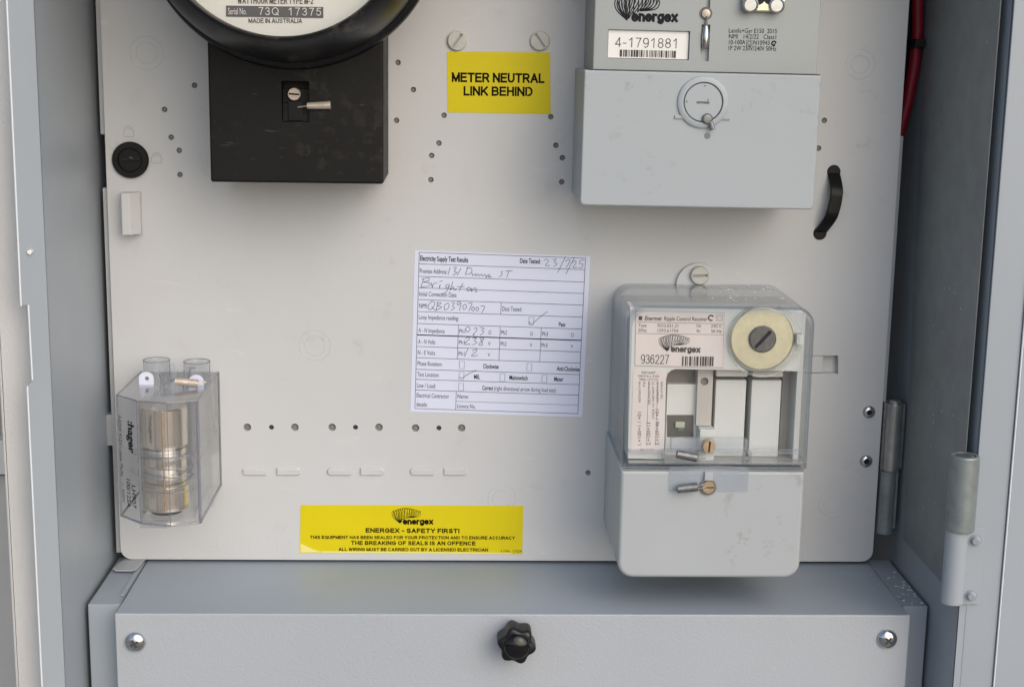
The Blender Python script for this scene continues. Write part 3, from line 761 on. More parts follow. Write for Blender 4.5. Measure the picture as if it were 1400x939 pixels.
# ================================================================= CABLE behind the panel
rc = thing('red_cable', 'red insulated cables in the dark gap at the right of the panel', 'cable', (266, -20, 60))
A = [(269.66, 264.11), (273.16, 235.45), (275.02, 216.15), (274.83, 191.76), (272.19, 166.93), (267.43, 141.65), (264.53, 110.68)]
for k, o_ in enumerate((-3.0, -9.5)):
    mb = MB(); pts = [(p[0] + o_, -14 - k * 3 - i * 1.5, p[1]) for i, p in enumerate(A)]
    fine = []
    for a, b in zip(pts, pts[1:]):
        for t in range(5): fine.append(tuple(a[j] + (b[j] - a[j]) * t / 5 for j in range(3)))
    mb.tube(fine, 4.0 - k * 0.6, 14); obj('conductor', mb, M['red'] if k == 0 else M['lockblack'], rc, label='red insulated conductor' if k == 0 else 'black sheathed conductor behind the red one')
cx, cz = (274.20, 206.42)
mb = MB(); mb.latheZ([(6.6, cz - 2.6), (7.2, cz - 2.4), (7.2, cz + 2.4), (6.6, cz + 2.6)], cx - 2.4, -18, 20)
mb.box(cx - 6, cx + 1.0, -12.5, -8.5, cz - 2.2, cz + 3); obj('cable_tie', mb, M['lockblack'], rc)

# ================================================================= LOWER BOX
lb = thing('lower_wiring_box', 'blue-grey steel cover box across the bottom with a black star knob', 'cover box', (2, 96, -420))
cx0, cx1, cD, cz = -254.7, 258.7, 96.5, -158.6
mb = MB(); mb.box(cx0 + 0.5, cx1 - 0.5, -12, cD - 1.8, cz - 1.6, cz)
obj('top_sheet', mb, M['boxtop'], lb, bevel=0.4)
mb = MB(); mb.plate([(cx0, ZBOT), (cx1, ZBOT), (cx1, cz + 0.1), (cx0, cz + 0.1)], [], cD - 2.2, cD)
mb.box(cx0, cx0 + 1.6, 82, cD - 2.2, ZBOT, cz - 1.6); mb.box(cx1 - 1.6, cx1, 82, cD - 2.2, ZBOT, cz - 1.6)
obj('front_cover', mb, M['cover'], lb, bevel=0.9, seg=3)
for s_, xa, xb in ((-1, -275.8, cx0 - 0.6), (1, cx1 + 0.6, 275.6)):
    mb = MB(); f_ = 79.0
    mb.box(xa, xb, f_ - 1.8, f_, ZBOT, cz - 0.4)
    mb.box(xa, xb, -12, f_ - 1.8, cz - 2.0, cz - 0.4)
    xe = xa if s_ < 0 else xb
    mb.box(min(xe, xe - s_ * 1.4), max(xe, xe - s_ * 1.4), -12, f_ - 1.8, ZBOT, cz - 2.0)
    obj('side_flange', mb, M['boxtop'], lb, bevel=0.6)
    mb = MB(); xi = xb if s_ < 0 else xa
    mb.prism([(xi - s_ * 0 + (-3.2 if s_ < 0 else 0.4), 2), (xi + (-0.4 if s_ < 0 else 3.2), 2), (xi + (-0.4 if s_ < 0 else 3.2), 64), (xi + (-3.2 if s_ < 0 else 0.4), 64)], cz - 0.5, cz + 0.5)
    obj('top_rib', mb, M['cabinet'], lb, bevel=0.3)
for c, a in (((-242.09, -177.27), 0.5), ((244.39, -174.61), 0.9)):
    mb = MB(); mb.lathe([(7.2, cD), (7.2, cD + 0.6), (0.1, cD + 0.7)], c[0], c[1], 32)
    cross_screw('cover_screw', c, 6.6, cD + 0.4, 3.6, M['chrome'], lb, a)
# six-lobed knob
c = (1.72, -172.03)
def star(s_, rot=0.12, r=12.6):
    out = []
    for i in range(96):
        a = 2 * math.pi * i / 96
        k = 0.5 + 0.5 * math.cos(6 * (a - math.radians(48)))
        q = r * (0.815 + 0.185 * k) * s_
        out.append((c[0] + q * math.cos(a), c[1] + q * math.sin(a)))
    return out
mb = MB(); K = 96
mb.loft([(star(0.90), cD + 4), (star(0.98), cD + 5), (star(1.0), cD + 7), (star(1.0), cD + 17), (star(0.97), cD + 19), (star(0.90), cD + 20.2), (star(0.72), cD + 20.6)])
kn = obj('star_knob', mb, M['blackrim'], lb, angle=60)
prof = [(8.6, cD + 20.2)]
for i in range(1, 9):
    a = math.pi / 2 * i / 8; prof.append((8.4 * math.cos(a), cD + 20.2 + 4.2 * math.sin(a)))
prof[-1] = (0, cD + 24.4)
obj('dome', MB().lathe(prof, c[0], c[1], 40), M['blackgloss'], kn)
obj('stem', MB().lathe([(5, cD), (5, cD + 5)], c[0], c[1], 24), M['blackgloss'], kn)
# water drops / flecks on the right flange
rnd = random.Random(3); mb = MB()
for i in range(34):
    t = rnd.random(); d = 8 + 68 * t
    mb.ico(rnd.uniform(262, 274.5), d, cz - 0.4, rnd.choice((0.35, 0.5, 0.8, 1.2)), 0.5)
for i in range(3): mb.ico(252 + rnd.random() * 3, 20 + i * 10, cz, 0.5, 0.5)
obj('water_specks', mb, M['drop'], lb, kind='stuff')

# ================================================================= PRINTED LABELS
def label_sheet(name, pts, d, m, parent=None, t=0.25):
    mb = MB(); mb.loft([(pts, d), (pts, d + t)]); return obj(name, mb, m, parent, smooth=False)
nl = thing('neutral_link_label', 'yellow sticker reading METER NEUTRAL LINK BEHIND between the two meters', 'sticker', (-11.50, 0, 156.51))
label_sheet('sticker_sheet', [(-45.32, 156.51), (23.45, 156.51), (22.13, 196.74), (-46.08, 196.16)], 0.02, M['yellow'], nl)
mb = MB(); lines(mb, 'METER NEUTRAL', (-42.55, 176.46), (18.65, 176.64), 6.3, 0.32, 0.205, 0.15); lines(mb, 'LINK BEHIND', (-34.71, 167.71), (11.03, 167.90), 6.2, 0.32, 0.205, 0.15)
obj('lettering', mb, M['ink'], nl, smooth=False, kind='stuff')
sl = thing('safety_label', 'long yellow safety-first sticker along the bottom edge of the panel', 'sticker', (-68.44, 0, -151.16))
label_sheet('sticker_sheet', [(-147.00, -150.91), (9.62, -151.43), (9.79, -115.82), (-146.07, -116.03)], 0.02, M['yellow'], sl)
mb = MB(); mb.quad([(-146.49, -150.63), (-130.60, -150.58), (-137.75, -148.17), (-146.41, -143.89)], 0.3); mb.quad([(-131.62, -150.85), (2.37, -151.18), (2.36, -150.37), (-131.61, -149.66)], 0.3)
obj('worn_corner', mb, M['yellowpale'], sl, smooth=False)
mb = MB(); D = 0.34
lines(mb, 'ENERGEX - SAFETY FIRST!', (-100.76, -135.91), (-34.99, -136.17), 3.4, D, 0.24, 0.16)
lines(mb, 'THIS EQUIPMENT HAS BEEN SEALED FOR YOUR PROTECTION AND TO ENSURE ACCURACY', (-139.72, -140.64), (4.27, -140.61), 2.4, D, 0.22, 0.18)
lines(mb, 'THE BREAKING OF SEALS IS AN OFFENCE', (-111.06, -145.00), (-23.56, -145.04), 3.0, D, 0.23, 0.18)
lines(mb, 'ALL WIRING MUST BE CARRIED OUT BY A LICENSED ELECTRICIAN', (-119.81, -149.46), (-14.73, -149.51), 2.4, D, 0.22, 0.18)
text(mb, 'L.I.No. 17329', (-5.42, -149.85), (9.08, -150.13), 1.6, D, 0.01)
lines(mb, 'energex', (-74.60, -129.88), (-53.56, -129.79), 4.4, D, 0.26, 0.12)
obj('lettering', mb, M['ink'], sl, smooth=False, kind='stuff')
mb = MB(); logo(mb, (-76.65, -129.09), 21.5, D, 0.36); obj('emblem', mb, M['ink'], sl, smooth=False)

# ---- test form
tf = thing('test_results_form', 'white printed test results form filled in by hand, taped to panel centre', 'paper form', (-8.36, 0, -49.78))
label_sheet('paper_sheet', [(-69.65, -48.38), (49.68, -51.46), (52.36, 61.12), (-66.93, 64.07)], 0.05, M['paper'], tf, 0.18)
D = 0.32
def FX(u, v):
    """u, v = 0..1 over the sheet, from its top-left corner"""
    a, b, c_, d_ = (-66.93, 64.07), (52.36, 61.12), (49.68, -51.46), (-69.65, -48.38)
    x = (a[0] * (1 - u) + b[0] * u) * (1 - v) + (d_[0] * (1 - u) + c_[0] * u) * v
    z = (a[1] * (1 - u) + b[1] * u) * (1 - v) + (d_[1] * (1 - u) + c_[1] * u) * v
    return (x, z)
L = MB(); U0, U1 = 0.026, 0.973
rows = [0.012, 0.082, 0.158, 0.228, 0.300, 0.374, 0.448, 0.518, 0.590, 0.660, 0.732, 0.795, 0.862, 0.979]
for i, v in enumerate(rows):
    L.stroke([FX(U0, v), FX(U1, v)], 0.75 if i == 7 else 0.32, D)
L.stroke([FX(0.262, 0.925), FX(U1, 0.925)], 0.22, D)
L.stroke([FX(U0, rows[0]), FX(U0, rows[-1])], 0.32, D); L.stroke([FX(U1, rows[0]), FX(U1, rows[-1])], 0.32, D)
L.stroke([FX(0.262, 0.862), FX(0.262, 0.979)], 0.3, D)
for u in (0.262, 0.502, 0.738): L.stroke([FX(u, 0.448), FX(u, 0.660)], 0.3, D)
L.stroke([FX(0.502, 0.300), FX(0.502, 0.374)], 0.3, D)
for u, v in ((0.665, 0.385), (0.275, 0.672), (0.665, 0.672), (0.275, 0.742), (0.512, 0.742), (0.755, 0.742), (0.275, 0.810)):
    L.stroke([FX(u, v), FX(u + 0.028, v), FX(u + 0.028, v + 0.047), FX(u, v + 0.047)], 0.26, D, closed=True)
obj('ruled_lines', L, M['greyink'], tf, smooth=False)
T = MB(); TB = MB()
def ft(s_, u0, u1, v, h=3.0, b=False): text(TB if b else T, s_, FX(u0, v), FX(u1, v), h, D + 0.02, 0.02 if b else 0.0)
ft('Electricity Supply Test Results', 0.032, 0.305, 0.062, 3.3, True); ft('Date Tested:', 0.600, 0.717, 0.055, 3.1, True)
ft('Premise Address:', 0.032, 0.188, 0.138, 3.1); ft('Initial Connection Date:', 0.032, 0.248, 0.278, 3.1)
ft('NMI:', 0.034, 0.082, 0.352, 3.2); ft('Date Tested:', 0.510, 0.622, 0.352, 3.1); ft('Loop Impedance reading:', 0.034, 0.262, 0.420, 3.0)
ft('Pass', 0.838, 0.876, 0.435, 2.8, True)
ft('A - N Impedance', 0.034, 0.184, 0.502, 3.0); ft('A - N Volts', 0.034, 0.132, 0.572, 3.0); ft('N - E Volts', 0.034, 0.132, 0.640, 3.0)
for u, n_ in ((0.268, 'Ph1'), (0.508, 'Ph2'), (0.744, 'Ph3')):
    ft(n_, u, u + 0.034, 0.498, 2.8); ft('\u03a9', u + 0.168, u + 0.183, 0.498, 2.4); ft(n_, u, u + 0.034, 0.568, 2.8); ft('V', u + 0.168, u + 0.182, 0.568, 2.4)
ft('Ph1', 0.268, 0.302, 0.638, 2.8); ft('V', 0.436, 0.450, 0.638, 2.4)
ft('Phase Rotation:', 0.034, 0.176, 0.708, 3.0); ft('Clockwise', 0.412, 0.502, 0.712, 3.0, True); ft('Anti-Clockwise', 0.838, 0.970, 0.712, 3.0, True)
ft('Test Location:', 0.034, 0.160, 0.776, 3.0); ft('MIL', 0.362, 0.396, 0.780, 3.0, True); ft('Mainswitch', 0.566, 0.672, 0.778, 3.0, True); ft('Meter', 0.826, 0.880, 0.778, 3.0, True)
ft('Line / Load:', 0.034, 0.142, 0.846, 3.0); ft('Correct', 0.412, 0.474, 0.848, 3.0, True); ft('(right directional arrow during load test)', 0.480, 0.838, 0.848, 2.9)
ft('Electrical Contractor', 0.034, 0.222, 0.908, 3.0); ft('details:', 0.034, 0.098, 0.965, 3.0)
ft('Name:', 0.270, 0.334, 0.905, 2.8); ft('Licence No.', 0.270, 0.376, 0.966, 2.8)
obj('printed_text', T, M['greyink'], tf, smooth=False, kind='stuff'); obj('bold_text', TB, M['ink'], tf, smooth=False, kind='stuff')
H = MB()
def pen(pts, w=0.33, closed=False):
    # pts in photo-free sheet units (0..100)
    q = [FX(x / 100.0, y / 100.0) for x, y in pts]
    out = []
    for i in range(len(q) - 1):
        p0 = q[max(i - 1, 0)]; p1 = q[i]; p2 = q[i + 1]; p3 = q[min(i + 2, len(q) - 1)]
        for k in range(4):
            t = k / 4.0
            out.append(tuple(0.5 * (2 * p1[j] + (-p0[j] + p2[j]) * t + (2 * p0[j] - 5 * p1[j] + 4 * p2[j] - p3[j]) * t * t + (-p0[j] + 3 * p1[j] - 3 * p2[j] + p3[j]) * t ** 3) for j in (0, 1)))
    out.append(q[-1]); H.stroke(out, w, D + 0.05)
# 23/7/25
pen([(73.5, 3.6), (75.4, 2.6), (76.2, 3.8), (74.6, 6.4), (77.2, 6.4)]); pen([(78.6, 2.8), (80.6, 2.4), (79.6, 4.2), (81.2, 5.2), (79.4, 7.0)])
pen([(85.8, 0.6), (81.8, 10.6)]); pen([(85.6, 3.4), (88.6, 2.6), (86.6, 7.4)]); pen([(91.0, 0.8), (86.6, 11.2)])
pen([(89.8, 4.2), (91.6, 3.0), (92.0, 4.4), (90.4, 7.0), (92.8, 7.0)]); pen([(96.4, 2.4), (94.4, 2.8), (94.2, 4.6), (96.0, 5.0), (95.4, 7.0), (93.6, 7.4)])
# address
pen([(20.4, 9.6), (19.4, 14.0)]); pen([(22.0, 9.8), (24.0, 9.6), (22.8, 11.8), (24.4, 12.8), (22.0, 14.4)]); pen([(26.6, 9.8), (24.6, 14.4)])
pen([(30.4, 9.2), (29.2, 13.6)]); pen([(29.6, 9.4), (32.6, 10.0), (32.4, 12.8), (29.2, 13.8)])
pen([(33.0, 12.4), (33.4, 14.2), (35.0, 13.0), (35.2, 14.4), (36.4, 13.2), (37.2, 14.4), (38.2, 13.2), (39.2, 14.4), (40.2, 13.2), (41.0, 14.2), (40.8, 15.2), (42.4, 13.4), (43.2, 13.8), (42.2, 14.8), (44.4, 14.6)])
pen([(50.6, 11.0), (49.4, 11.4), (50.2, 13.0), (48.2, 14.6)]); pen([(52.0, 10.6), (56.0, 10.6)]); pen([(54.0, 10.6), (52.8, 14.6)])
# Brighton
pen([(5.6, 17.0), (4.2, 22.0)]); pen([(4.4, 17.6), (8.2, 16.4), (8.4, 18.2), (5.4, 19.2), (9.0, 19.6), (8.6, 21.4), (3.8, 22.4)])
pen([(10.0, 19.4), (10.6, 22.4), (11.2, 20.2), (13.4, 19.2)]); pen([(15.0, 20.4), (14.6, 22.6)], 0.5); pen([(14.6, 18.4), (16.4, 18.2)])
pen([(20.4, 20.0), (18.4, 20.6), (18.6, 22.6), (20.4, 20.8), (18.8, 24.4), (16.2, 26.6)]); pen([(22.2, 18.4), (20.8, 23.6), (22.4, 21.4), (23.2, 23.4), (24.6, 23.0)])
pen([(28.0, 18.8), (26.0, 24.0)]); pen([(24.8, 21.4), (29.0, 21.0)]); pen([(31.6, 21.4), (30.2, 22.4), (31.0, 23.8), (32.6, 22.4), (31.4, 21.4)])
pen([(33.2, 21.8), (32.8, 24.0), (34.6, 21.8), (35.6, 22.0), (35.2, 24.2), (36.6, 23.8)])
# QB03907007
pen([(10.7, 30.6), (8.6, 33.4), (9.2, 36.0), (11.2, 34.8), (12.3, 31.4), (10.0, 31.0)]); pen([(10.4, 34.0), (12.8, 36.4)])
pen([(14.0, 31.0), (13.2, 36.2)]); pen([(13.4, 31.4), (16.0, 31.6), (14.0, 33.4), (16.3, 34.2), (12.9, 36.4)])
pen([(19.6, 31.6), (17.9, 33.0), (18.0, 35.8), (20.1, 34.6), (20.4, 32.0), (19.2, 31.6)]); pen([(21.7, 31.2), (23.6, 31.2), (22.4, 33.4), (23.8, 34.4), (21.4, 36.0)])
pen([(26.8, 30.6), (25.1, 31.0), (25.6, 32.8), (27.3, 31.0), (26.4, 36.0)]); pen([(29.9, 31.8), (28.4, 33.0), (28.9, 35.2), (30.5, 33.6), (29.9, 31.8)])
pen([(31.2, 31.4), (33.6, 31.0), (31.8, 36.0)]); pen([(34.0, 33.4), (33.4, 35.0), (34.5, 35.8), (35.0, 34.0), (34.0, 33.4)]); pen([(36.4, 33.4), (35.8, 35.0), (36.9, 35.8), (37.4, 34.0), (36.4, 33.4)]); pen([(38.4, 32.8), (40.9, 32.8), (39.3, 37.0)])
# readings
pen([(31.8, 45.4), (30.4, 47.0), (31.6, 49.0), (33.0, 47.0), (31.8, 45.4)]); pen([(35.0, 46.8), (36.6, 46.2), (36.8, 47.6), (34.6, 50.8), (35.6, 50.2)]); pen([(38.4, 45.8), (41.0, 46.2), (39.6, 47.6), (41.0, 48.6), (38.8, 50.8)])
pen([(30.2, 53.2), (32.6, 52.0), (32.6, 53.4), (30.0, 56.6), (33.4, 56.4)]); pen([(34.4, 52.8), (36.8, 52.4), (35.6, 54.2), (37.2, 55.2), (34.6, 57.0)]); pen([(41.2, 52.6), (39.0, 52.8), (40.0, 54.6), (40.2, 56.8), (38.2, 56.6), (39.6, 54.8), (41.2, 52.8)])
pen([(32.0, 59.4), (30.4, 64.4)]); pen([(34.6, 60.6), (37.0, 59.2), (37.0, 60.6), (34.2, 63.8), (38.0, 63.2)])
# ticks
pen([(66.8, 41.2), (68.0, 43.0), (72.0, 39.0), (77.0, 34.6)]); pen([(27.6, 77.2), (29.4, 77.8), (32.4, 75.4), (37.4, 72.4)])
obj('handwriting', H, M['penink'], tf, smooth=False, kind='stuff')

# ================================================================= WATT-HOUR METER
wm = thing('watthour_meter', 'old round black watt-hour meter with black terminal block at upper left', 'electricity meter', (-145.95, 0, 114.50))
BD = 66.0
x0, x1 = -191.83, -85.18; zb = 114.36; zt = 150 + 60
xa, xb_, za, zb2 = -147.45, -130.33, 152.19, 177.23
win = rr(xa, za, xb_, zb2, 1.2, 3)
mb = block(x0 - 0.4, zb, x1 + 0.5, zt, 1.6, 0, BD, 1.4, holes=[win], hole_d=13)
obj('terminal_block', mb, M['black'], wm, angle=50)
# inside the window: top bar, screw and seal loop
mb = MB(); mb.box(xa + 0.1, xb_ - 0.1, BD - 12.5, BD - 3.5, za + 0.1, 163.70); mb.box(xa + 0.1, xb_ - 0.1, BD - 12.5, BD - 5, 163.70, 172.22)
obj('window_ledge', mb, M['black'], wm, bevel=0.3)
mb = MB(); mb.box(-143.83, -134.78, BD - 4.0, BD - 2.6, za + 0.6, 164.60); obj('seal_loop', mb, M['lockblack'], wm, bevel=0.4)
slotted('terminal_screw', (-139.95, 169.13), 4.0, BD - 5, 4.2, -0.05, M['sealwarm'], wm, 0.14)
mb = MB(); p, q_ = (-131.50, 162.24), (-117.09, 162.89)
mb.rod((p[0], BD + 2.4, p[1]), (q_[0], BD + 2.4, q_[1]), 2.0, 14, 2.6); mb.rod((p[0] - 6, BD - 1, p[1] - 1), (p[0] + 1, BD + 2.2, p[1]), 0.5, 8); 
obj('crimp_seal', mb, M['sealwarm'], wm)
# round cover
c = (-140.09, 275.67)
cx, cz = c
prof = [(84, 0), (84, 58), (90.5, 59), (91.6, 61), (91.6, 68), (91.0, 71), (89.6, 72.4), (87.6, 73.0), (87.0, 74.5), (87.0, 78), (86.8, 86), (86.0, 98), (84.2, 110), (81.4, 120), (77.8, 128), (75.4, 132), (74.0, 134), (72.8, 134.2), (72.0, 133), (71.8, 122)]
ccz = cz
obj('round_cover', MB().lathe(prof, cx, ccz, 128), M['blackrim'], wm, angle=60)
mb = MB(); mb.lathe([(72.4, 121.5), (0, 121.5)], cx, ccz, 96); obj('dial_face', mb, M['dial'], wm, smooth=False)
mb = MB(); mb.lathe([(71.9, 130.0), (60, 131), (30, 132), (0, 132.2)], cx, ccz, 96); obj('glass', mb, M['glass'], wm)
mb = MB(); mb.loft([([(-171.92, 214.41), (-116.26, 214.49), (-116.21, 220.66), (-171.79, 220.56)], 121.6), ([(-171.92, 214.41), (-116.26, 214.49), (-116.21, 220.66), (-171.79, 220.56)], 121.9)])
obj('serial_plate', mb, M['dialplate'], wm, smooth=False)
mb = MB(); D = 122.1
text(mb, 'Serial No.', (-170.64, 215.66), (-160.20, 215.71), 3.6, D, 0.0); lines(mb, '73Q', (-153.10, 215.54), (-141.81, 215.60), 4.4, D, 0.1, 0.32); lines(mb, '17375', (-136.36, 215.60), (-117.51, 215.71), 4.4, D, 0.1, 0.32)
obj('serial_number', mb, M['whiteink'], wm, smooth=False)
mb = MB(); lines(mb, 'WATTHOUR METER TYPE M-2', (-165.09, 221.69), (-122.05, 222.20), 3.6, D - 0.3, 0.13, 0.3); lines(mb, 'MADE IN AUSTRALIA', (-159.04, 211.00), (-128.46, 211.41), 2.6, D - 0.3, 0.15, 0.16)
obj('lettering', mb, M['fadeink'], wm, smooth=False, kind='stuff')

# ================================================================= ELECTRONIC METER (slightly tilted)
LO = (123.20, 141.39)
em = thing('electronic_meter', 'light grey electronic meter with barcode label and blank terminal cover, upper right', 'electricity meter', (0, 0, 0))
# meter body above the terminal cover (parts in the meter's own frame)
body0 = (-78.77, 45.14); body1 = (61.69, 46.04)
slotk = rr((-12.05, 62.24)[0], (-11.54, 51.56)[1], (-6.59, 62.37)[0], (-7.15, 73.89)[1], 0.3, 2)
lab = rr((-69.77, 60.91)[0], (-69.45, 52.03)[1], (-18.88, 62.08)[0], (-19.23, 69.62)[1], 0.3, 2)
slt2 = rr((-9.77, 62.29)[0], (-10.59, 79.11)[1], (-7.27, 62.35)[0], 200, 0.2, 2)
mb = block(body0[0], body0[1] - 14, body1[0], 205, 1.5, 0, 66, 1.0, holes=[slotk, lab, slt2], hole_d=3.0)
obj('case', mb, M['landis'], em, angle=50)
c0 = (-84.27, 2.78); c1 = (62.34, 5.84); cb = (-10.04, -38.48)[1]; ct = (-11.74, 44.78)[1]
lc = (-10.42, 26.77)
mb = block(c0[0], cb, c1[0], ct, (3.0, 3.0, 0.8, 0.8), 0, 75, 1.1, taper=(-0.3, 0, -0.3, 0), holes=[circ(lc, 14.0, 48)], hole_d=1.4)
obj('terminal_cover', mb, M['landiscov'], em, angle=50)
mb = MB(); mb.box(c0[0] + 3, c1[0] - 0.6, 66.1, 74.6, ct + 0.15, ct + 0.55); obj('seam_shade_strip', mb, M['hole'], em, smooth=False)  # dark strip put in for the shaded gap above the terminal cover
# round key cap in the cover
mb = MB(); mb.lathe([(12.15, 73.5), (12.15, 76.4), (12.5, 77.0), (14.4, 77.0), (15.7, 76.3), (16.2, 75.0)], lc[0], lc[1], 64); obj('cap_rim', mb, M['landiscov'], em)
mb = MB(); mb.lathe([(11.7, 73.4), (11.7, 76.0), (11.3, 76.5), (0, 76.6)], lc[0], lc[1], 56)
cp = obj('round_cap', mb, M['landiscov'], em)
mb = MB(); mb.lathe([(14.4, 73.7), (12.0, 73.7)], lc[0], lc[1], 56); obj('cap_groove', mb, M['plug'], em, smooth=False)
k = lc
mb = MB(); mb.stroke([(k[0] - 4.2, k[1] - 0.2), (k[0] - 1, k[1] - 0.1), (k[0] + 3.8, k[1] - 0.3)], 1.3, 76.75); mb.stroke([(k[0] + 2.8, k[1] - 0.2), (k[0] + 2.9, k[1] + 2.2)], 0.6, 76.78)
mb.quad(circ((k[0] - 10.3, k[1] + 0.2), 0.5, 8), 76.75); mb.quad(circ((k[0] + 0.6, k[1] + 10.0), 0.5, 8), 76.75)
obj('key_slot', mb, M['slotgrey'], cp, smooth=False)
for sx in (-1, 1):
    mb = MB(); xx = k[0] + sx * 13.2; mb.box(xx - 4.2, xx + 4.2, 75.02, 76.0, k[1] - 10.6, k[1] - 8.2)
    obj('sealing_lug', mb, M['landis'], cp, bevel=0.5)
mb = MB(); s0 = (-7.57, 16.77)
mb.lathe([(3.2, 76.0), (3.4, 77.6), (2.6, 78.6), (0, 78.9)], s0[0], s0[1], 20); mb.rod((s0[0] + 2, 77.5, s0[1] - 2), (s0[0] + 3.6, 78.5, s0[1] - 6.5), 1.6, 10)
obj('lead_seal', mb, M['seal'], em)
h0 = (-6.69, 6.20)
mb = MB(); mb.lathe([(2.0, 75.04), (1.6, 75.15), (0, 75.15)], h0[0], h0[1], 16); obj('cover_dimple', mb, M['plug'], em, smooth=False)
# label and lettering
mb = MB(); mb.loft([(rr((-69.35, 60.93)[0], (-69.27, 52.47)[1], (-19.49, 62.07)[0], (-18.91, 69.20)[1], 0.2, 1), 63.1), (rr((-69.35, 60.93)[0], (-69.27, 52.47)[1], (-19.49, 62.07)[0], (-18.91, 69.20)[1], 0.2, 1), 64.0)])
obj('serial_label', mb, M['whitelabel'], em, smooth=False)
mb = MB(); lines(mb, '4-1791881', (-64.96, 59.03), (-25.74, 59.03), 5.9, 64.15, 0.085, 0.2)
a, b = (-61.99, 52.86), (-26.62, 58.12)
barcode(mb, a[0], b[0], a[1] + 0.3, a[1] + 4.6, 64.15, 5, 44, 0.6)
obj('serial_print', mb, M['fadeink'], em, smooth=False)
mb = MB(); lines(mb, 'energex', (-55.54, 74.52), (-27.19, 74.74), 6.4, 66.15, 0.26, 0.12)
text(mb, 'Landis+Gyr E150  2015', (5.15, 69.30), (35.03, 69.55), 2.7, 66.15)
text(mb, 'NMI   14/2/22   Class1', (5.33, 65.75), (34.78, 65.99), 2.7, 66.15)
text(mb, '10-100A', (5.52, 62.20), (15.78, 62.44), 2.7, 66.15); text(mb, 'N10943', (20.82, 62.33), (30.88, 62.34), 2.7, 66.15)
text(mb, '1P 2W 230V/240V 50Hz', (5.47, 58.64), (35.20, 58.87), 2.7, 66.15)
b_ = (18.25, 63.25); 
for r in (1.7, 0.9): mb.stroke([(b_[0] - r, b_[1] - r), (b_[0] + r, b_[1] - r), (b_[0] + r, b_[1] + r), (b_[0] - r, b_[1] + r)], 0.3, 66.15, True)
t_ = (33.56, 63.38); mb.stroke([(t_[0] + 1.3 * math.cos(a), t_[1] + 1.3 * math.sin(a)) for a in [0.5 + 4.9 * i / 14 for i in range(15)]], 0.9, 66.15)
mb.stroke([(t_[0] - 0.3, t_[1] - 0.2), (t_[0] + 0.3, t_[1] - 0.8), (t_[0] + 1.6, t_[1] + 0.9)], 0.5, 66.17)
obj('lettering', mb, M['greyink'], em, smooth=False, kind='stuff')
mb = MB(); logo(mb, (-58.51, 75.33), 29.5, 66.15, 0.75); obj('emblem', mb, M['greyink'], em, smooth=False)
# seal wire and crimp in the keyhole slot
c_ = (-9.75, 80.45)
mb = MB(); mb.lathe([(4.0, 65.9), (4.0, 66.3), (3.0, 66.3)], c_[0], c_[1], 24); obj('keyhole_rim', mb, M['slotgrey'], em)
mb = MB(); mb.lathe([(3.1, 65.5), (2.6, 67.4), (0, 68.0)], c_[0], c_[1], 20); obj('seal_pin', mb, M['sealwarm'], em)
mb = MB(); a = (-9.38, 72.95); b = (-8.92, 58.75)
mb.rod((a[0], 68, a[1] + 6), (a[0], 67.5, a[1]), 0.5, 8); mb.latheZ([(0.3, b[1]), (1.6, b[1] + 1), (2.2, b[1] + 4), (2.4, a[1] - 5), (1.2, a[1]), (0.5, a[1] + 6)], a[0], 66.6, 16)
obj('crimp_seal', mb, M['chrome'], em)
# optical port
p0, p1 = (11.10, 84.81), (38.90, 82.18)
ow = p1[0] - p0[0]
mb = MB(); pts = [(p0[0] + 4, p1[1]), (p1[0] - 4, p1[1]), (p1[0] - 0.5, p1[1] + 7), (p1[0] + 1, p1[1] + 30), (p0[0] - 1, p1[1] + 30), (p0[0] + 0.5, p1[1] + 7)]
mb.loft([(pts, 66), (pts, 70.6)])
op = obj('optical_port', mb, M['zincyellow'], em, bevel=1.2)
for xx in ((16.72, 86.24), (33.01, 86.19)):
    mb = MB(); mb.lathe([(5.0, 70.6), (4.9, 71.8), (4.2, 72.2), (3.6, 71.6), (0, 71.6)], xx[0], xx[1], 28); obj('port_rivet', mb, M['zinc'], op)
for xx in ((21.44, 90.73), (29.12, 90.91)):
    mb = MB(); mb.lathe([(4.4, 70.7), (4.4, 71.2), (0, 71.3)], xx[0], xx[1], 24); obj('port_lens', mb, M['lockblack'], op)
# move into place and tilt
for ch in em.children: pass
em.location = (LO[0] * S, 0, LO[1] * S)
em.rotation_euler = (0, 0.0073, 0)

# ================================================================= RIPPLE CONTROL RECEIVER
rv = thing('ripple_receiver', 'ripple control receiver with clear upper cover and grey lower cover, lower right', 'control receiver', (126, 0, -134))
RX0, RX1, RT = 68.0, 186.5, 43.0
FD = 92.0; LD = 96.0
seam = -61.72
rbot = -133.62
# lower opaque cover
mb = block(66.6, rbot, 184.6, seam, (10, 10, 0.6, 0.6), 0, LD, 2.6, taper=(0, 0, 0, 0), n=8)
obj('lower_cover', mb, M['receiver'], rv, angle=50)
# back tray that the clear cover sits on
mb = block(RX0 + 1.5, seam + 0.3, RX1 - 2, RT - 1.5, (0.5, 0.5, 12, 12), 0, 14, 1, n=8); obj('base_tray', mb, M['chassis'], rv)
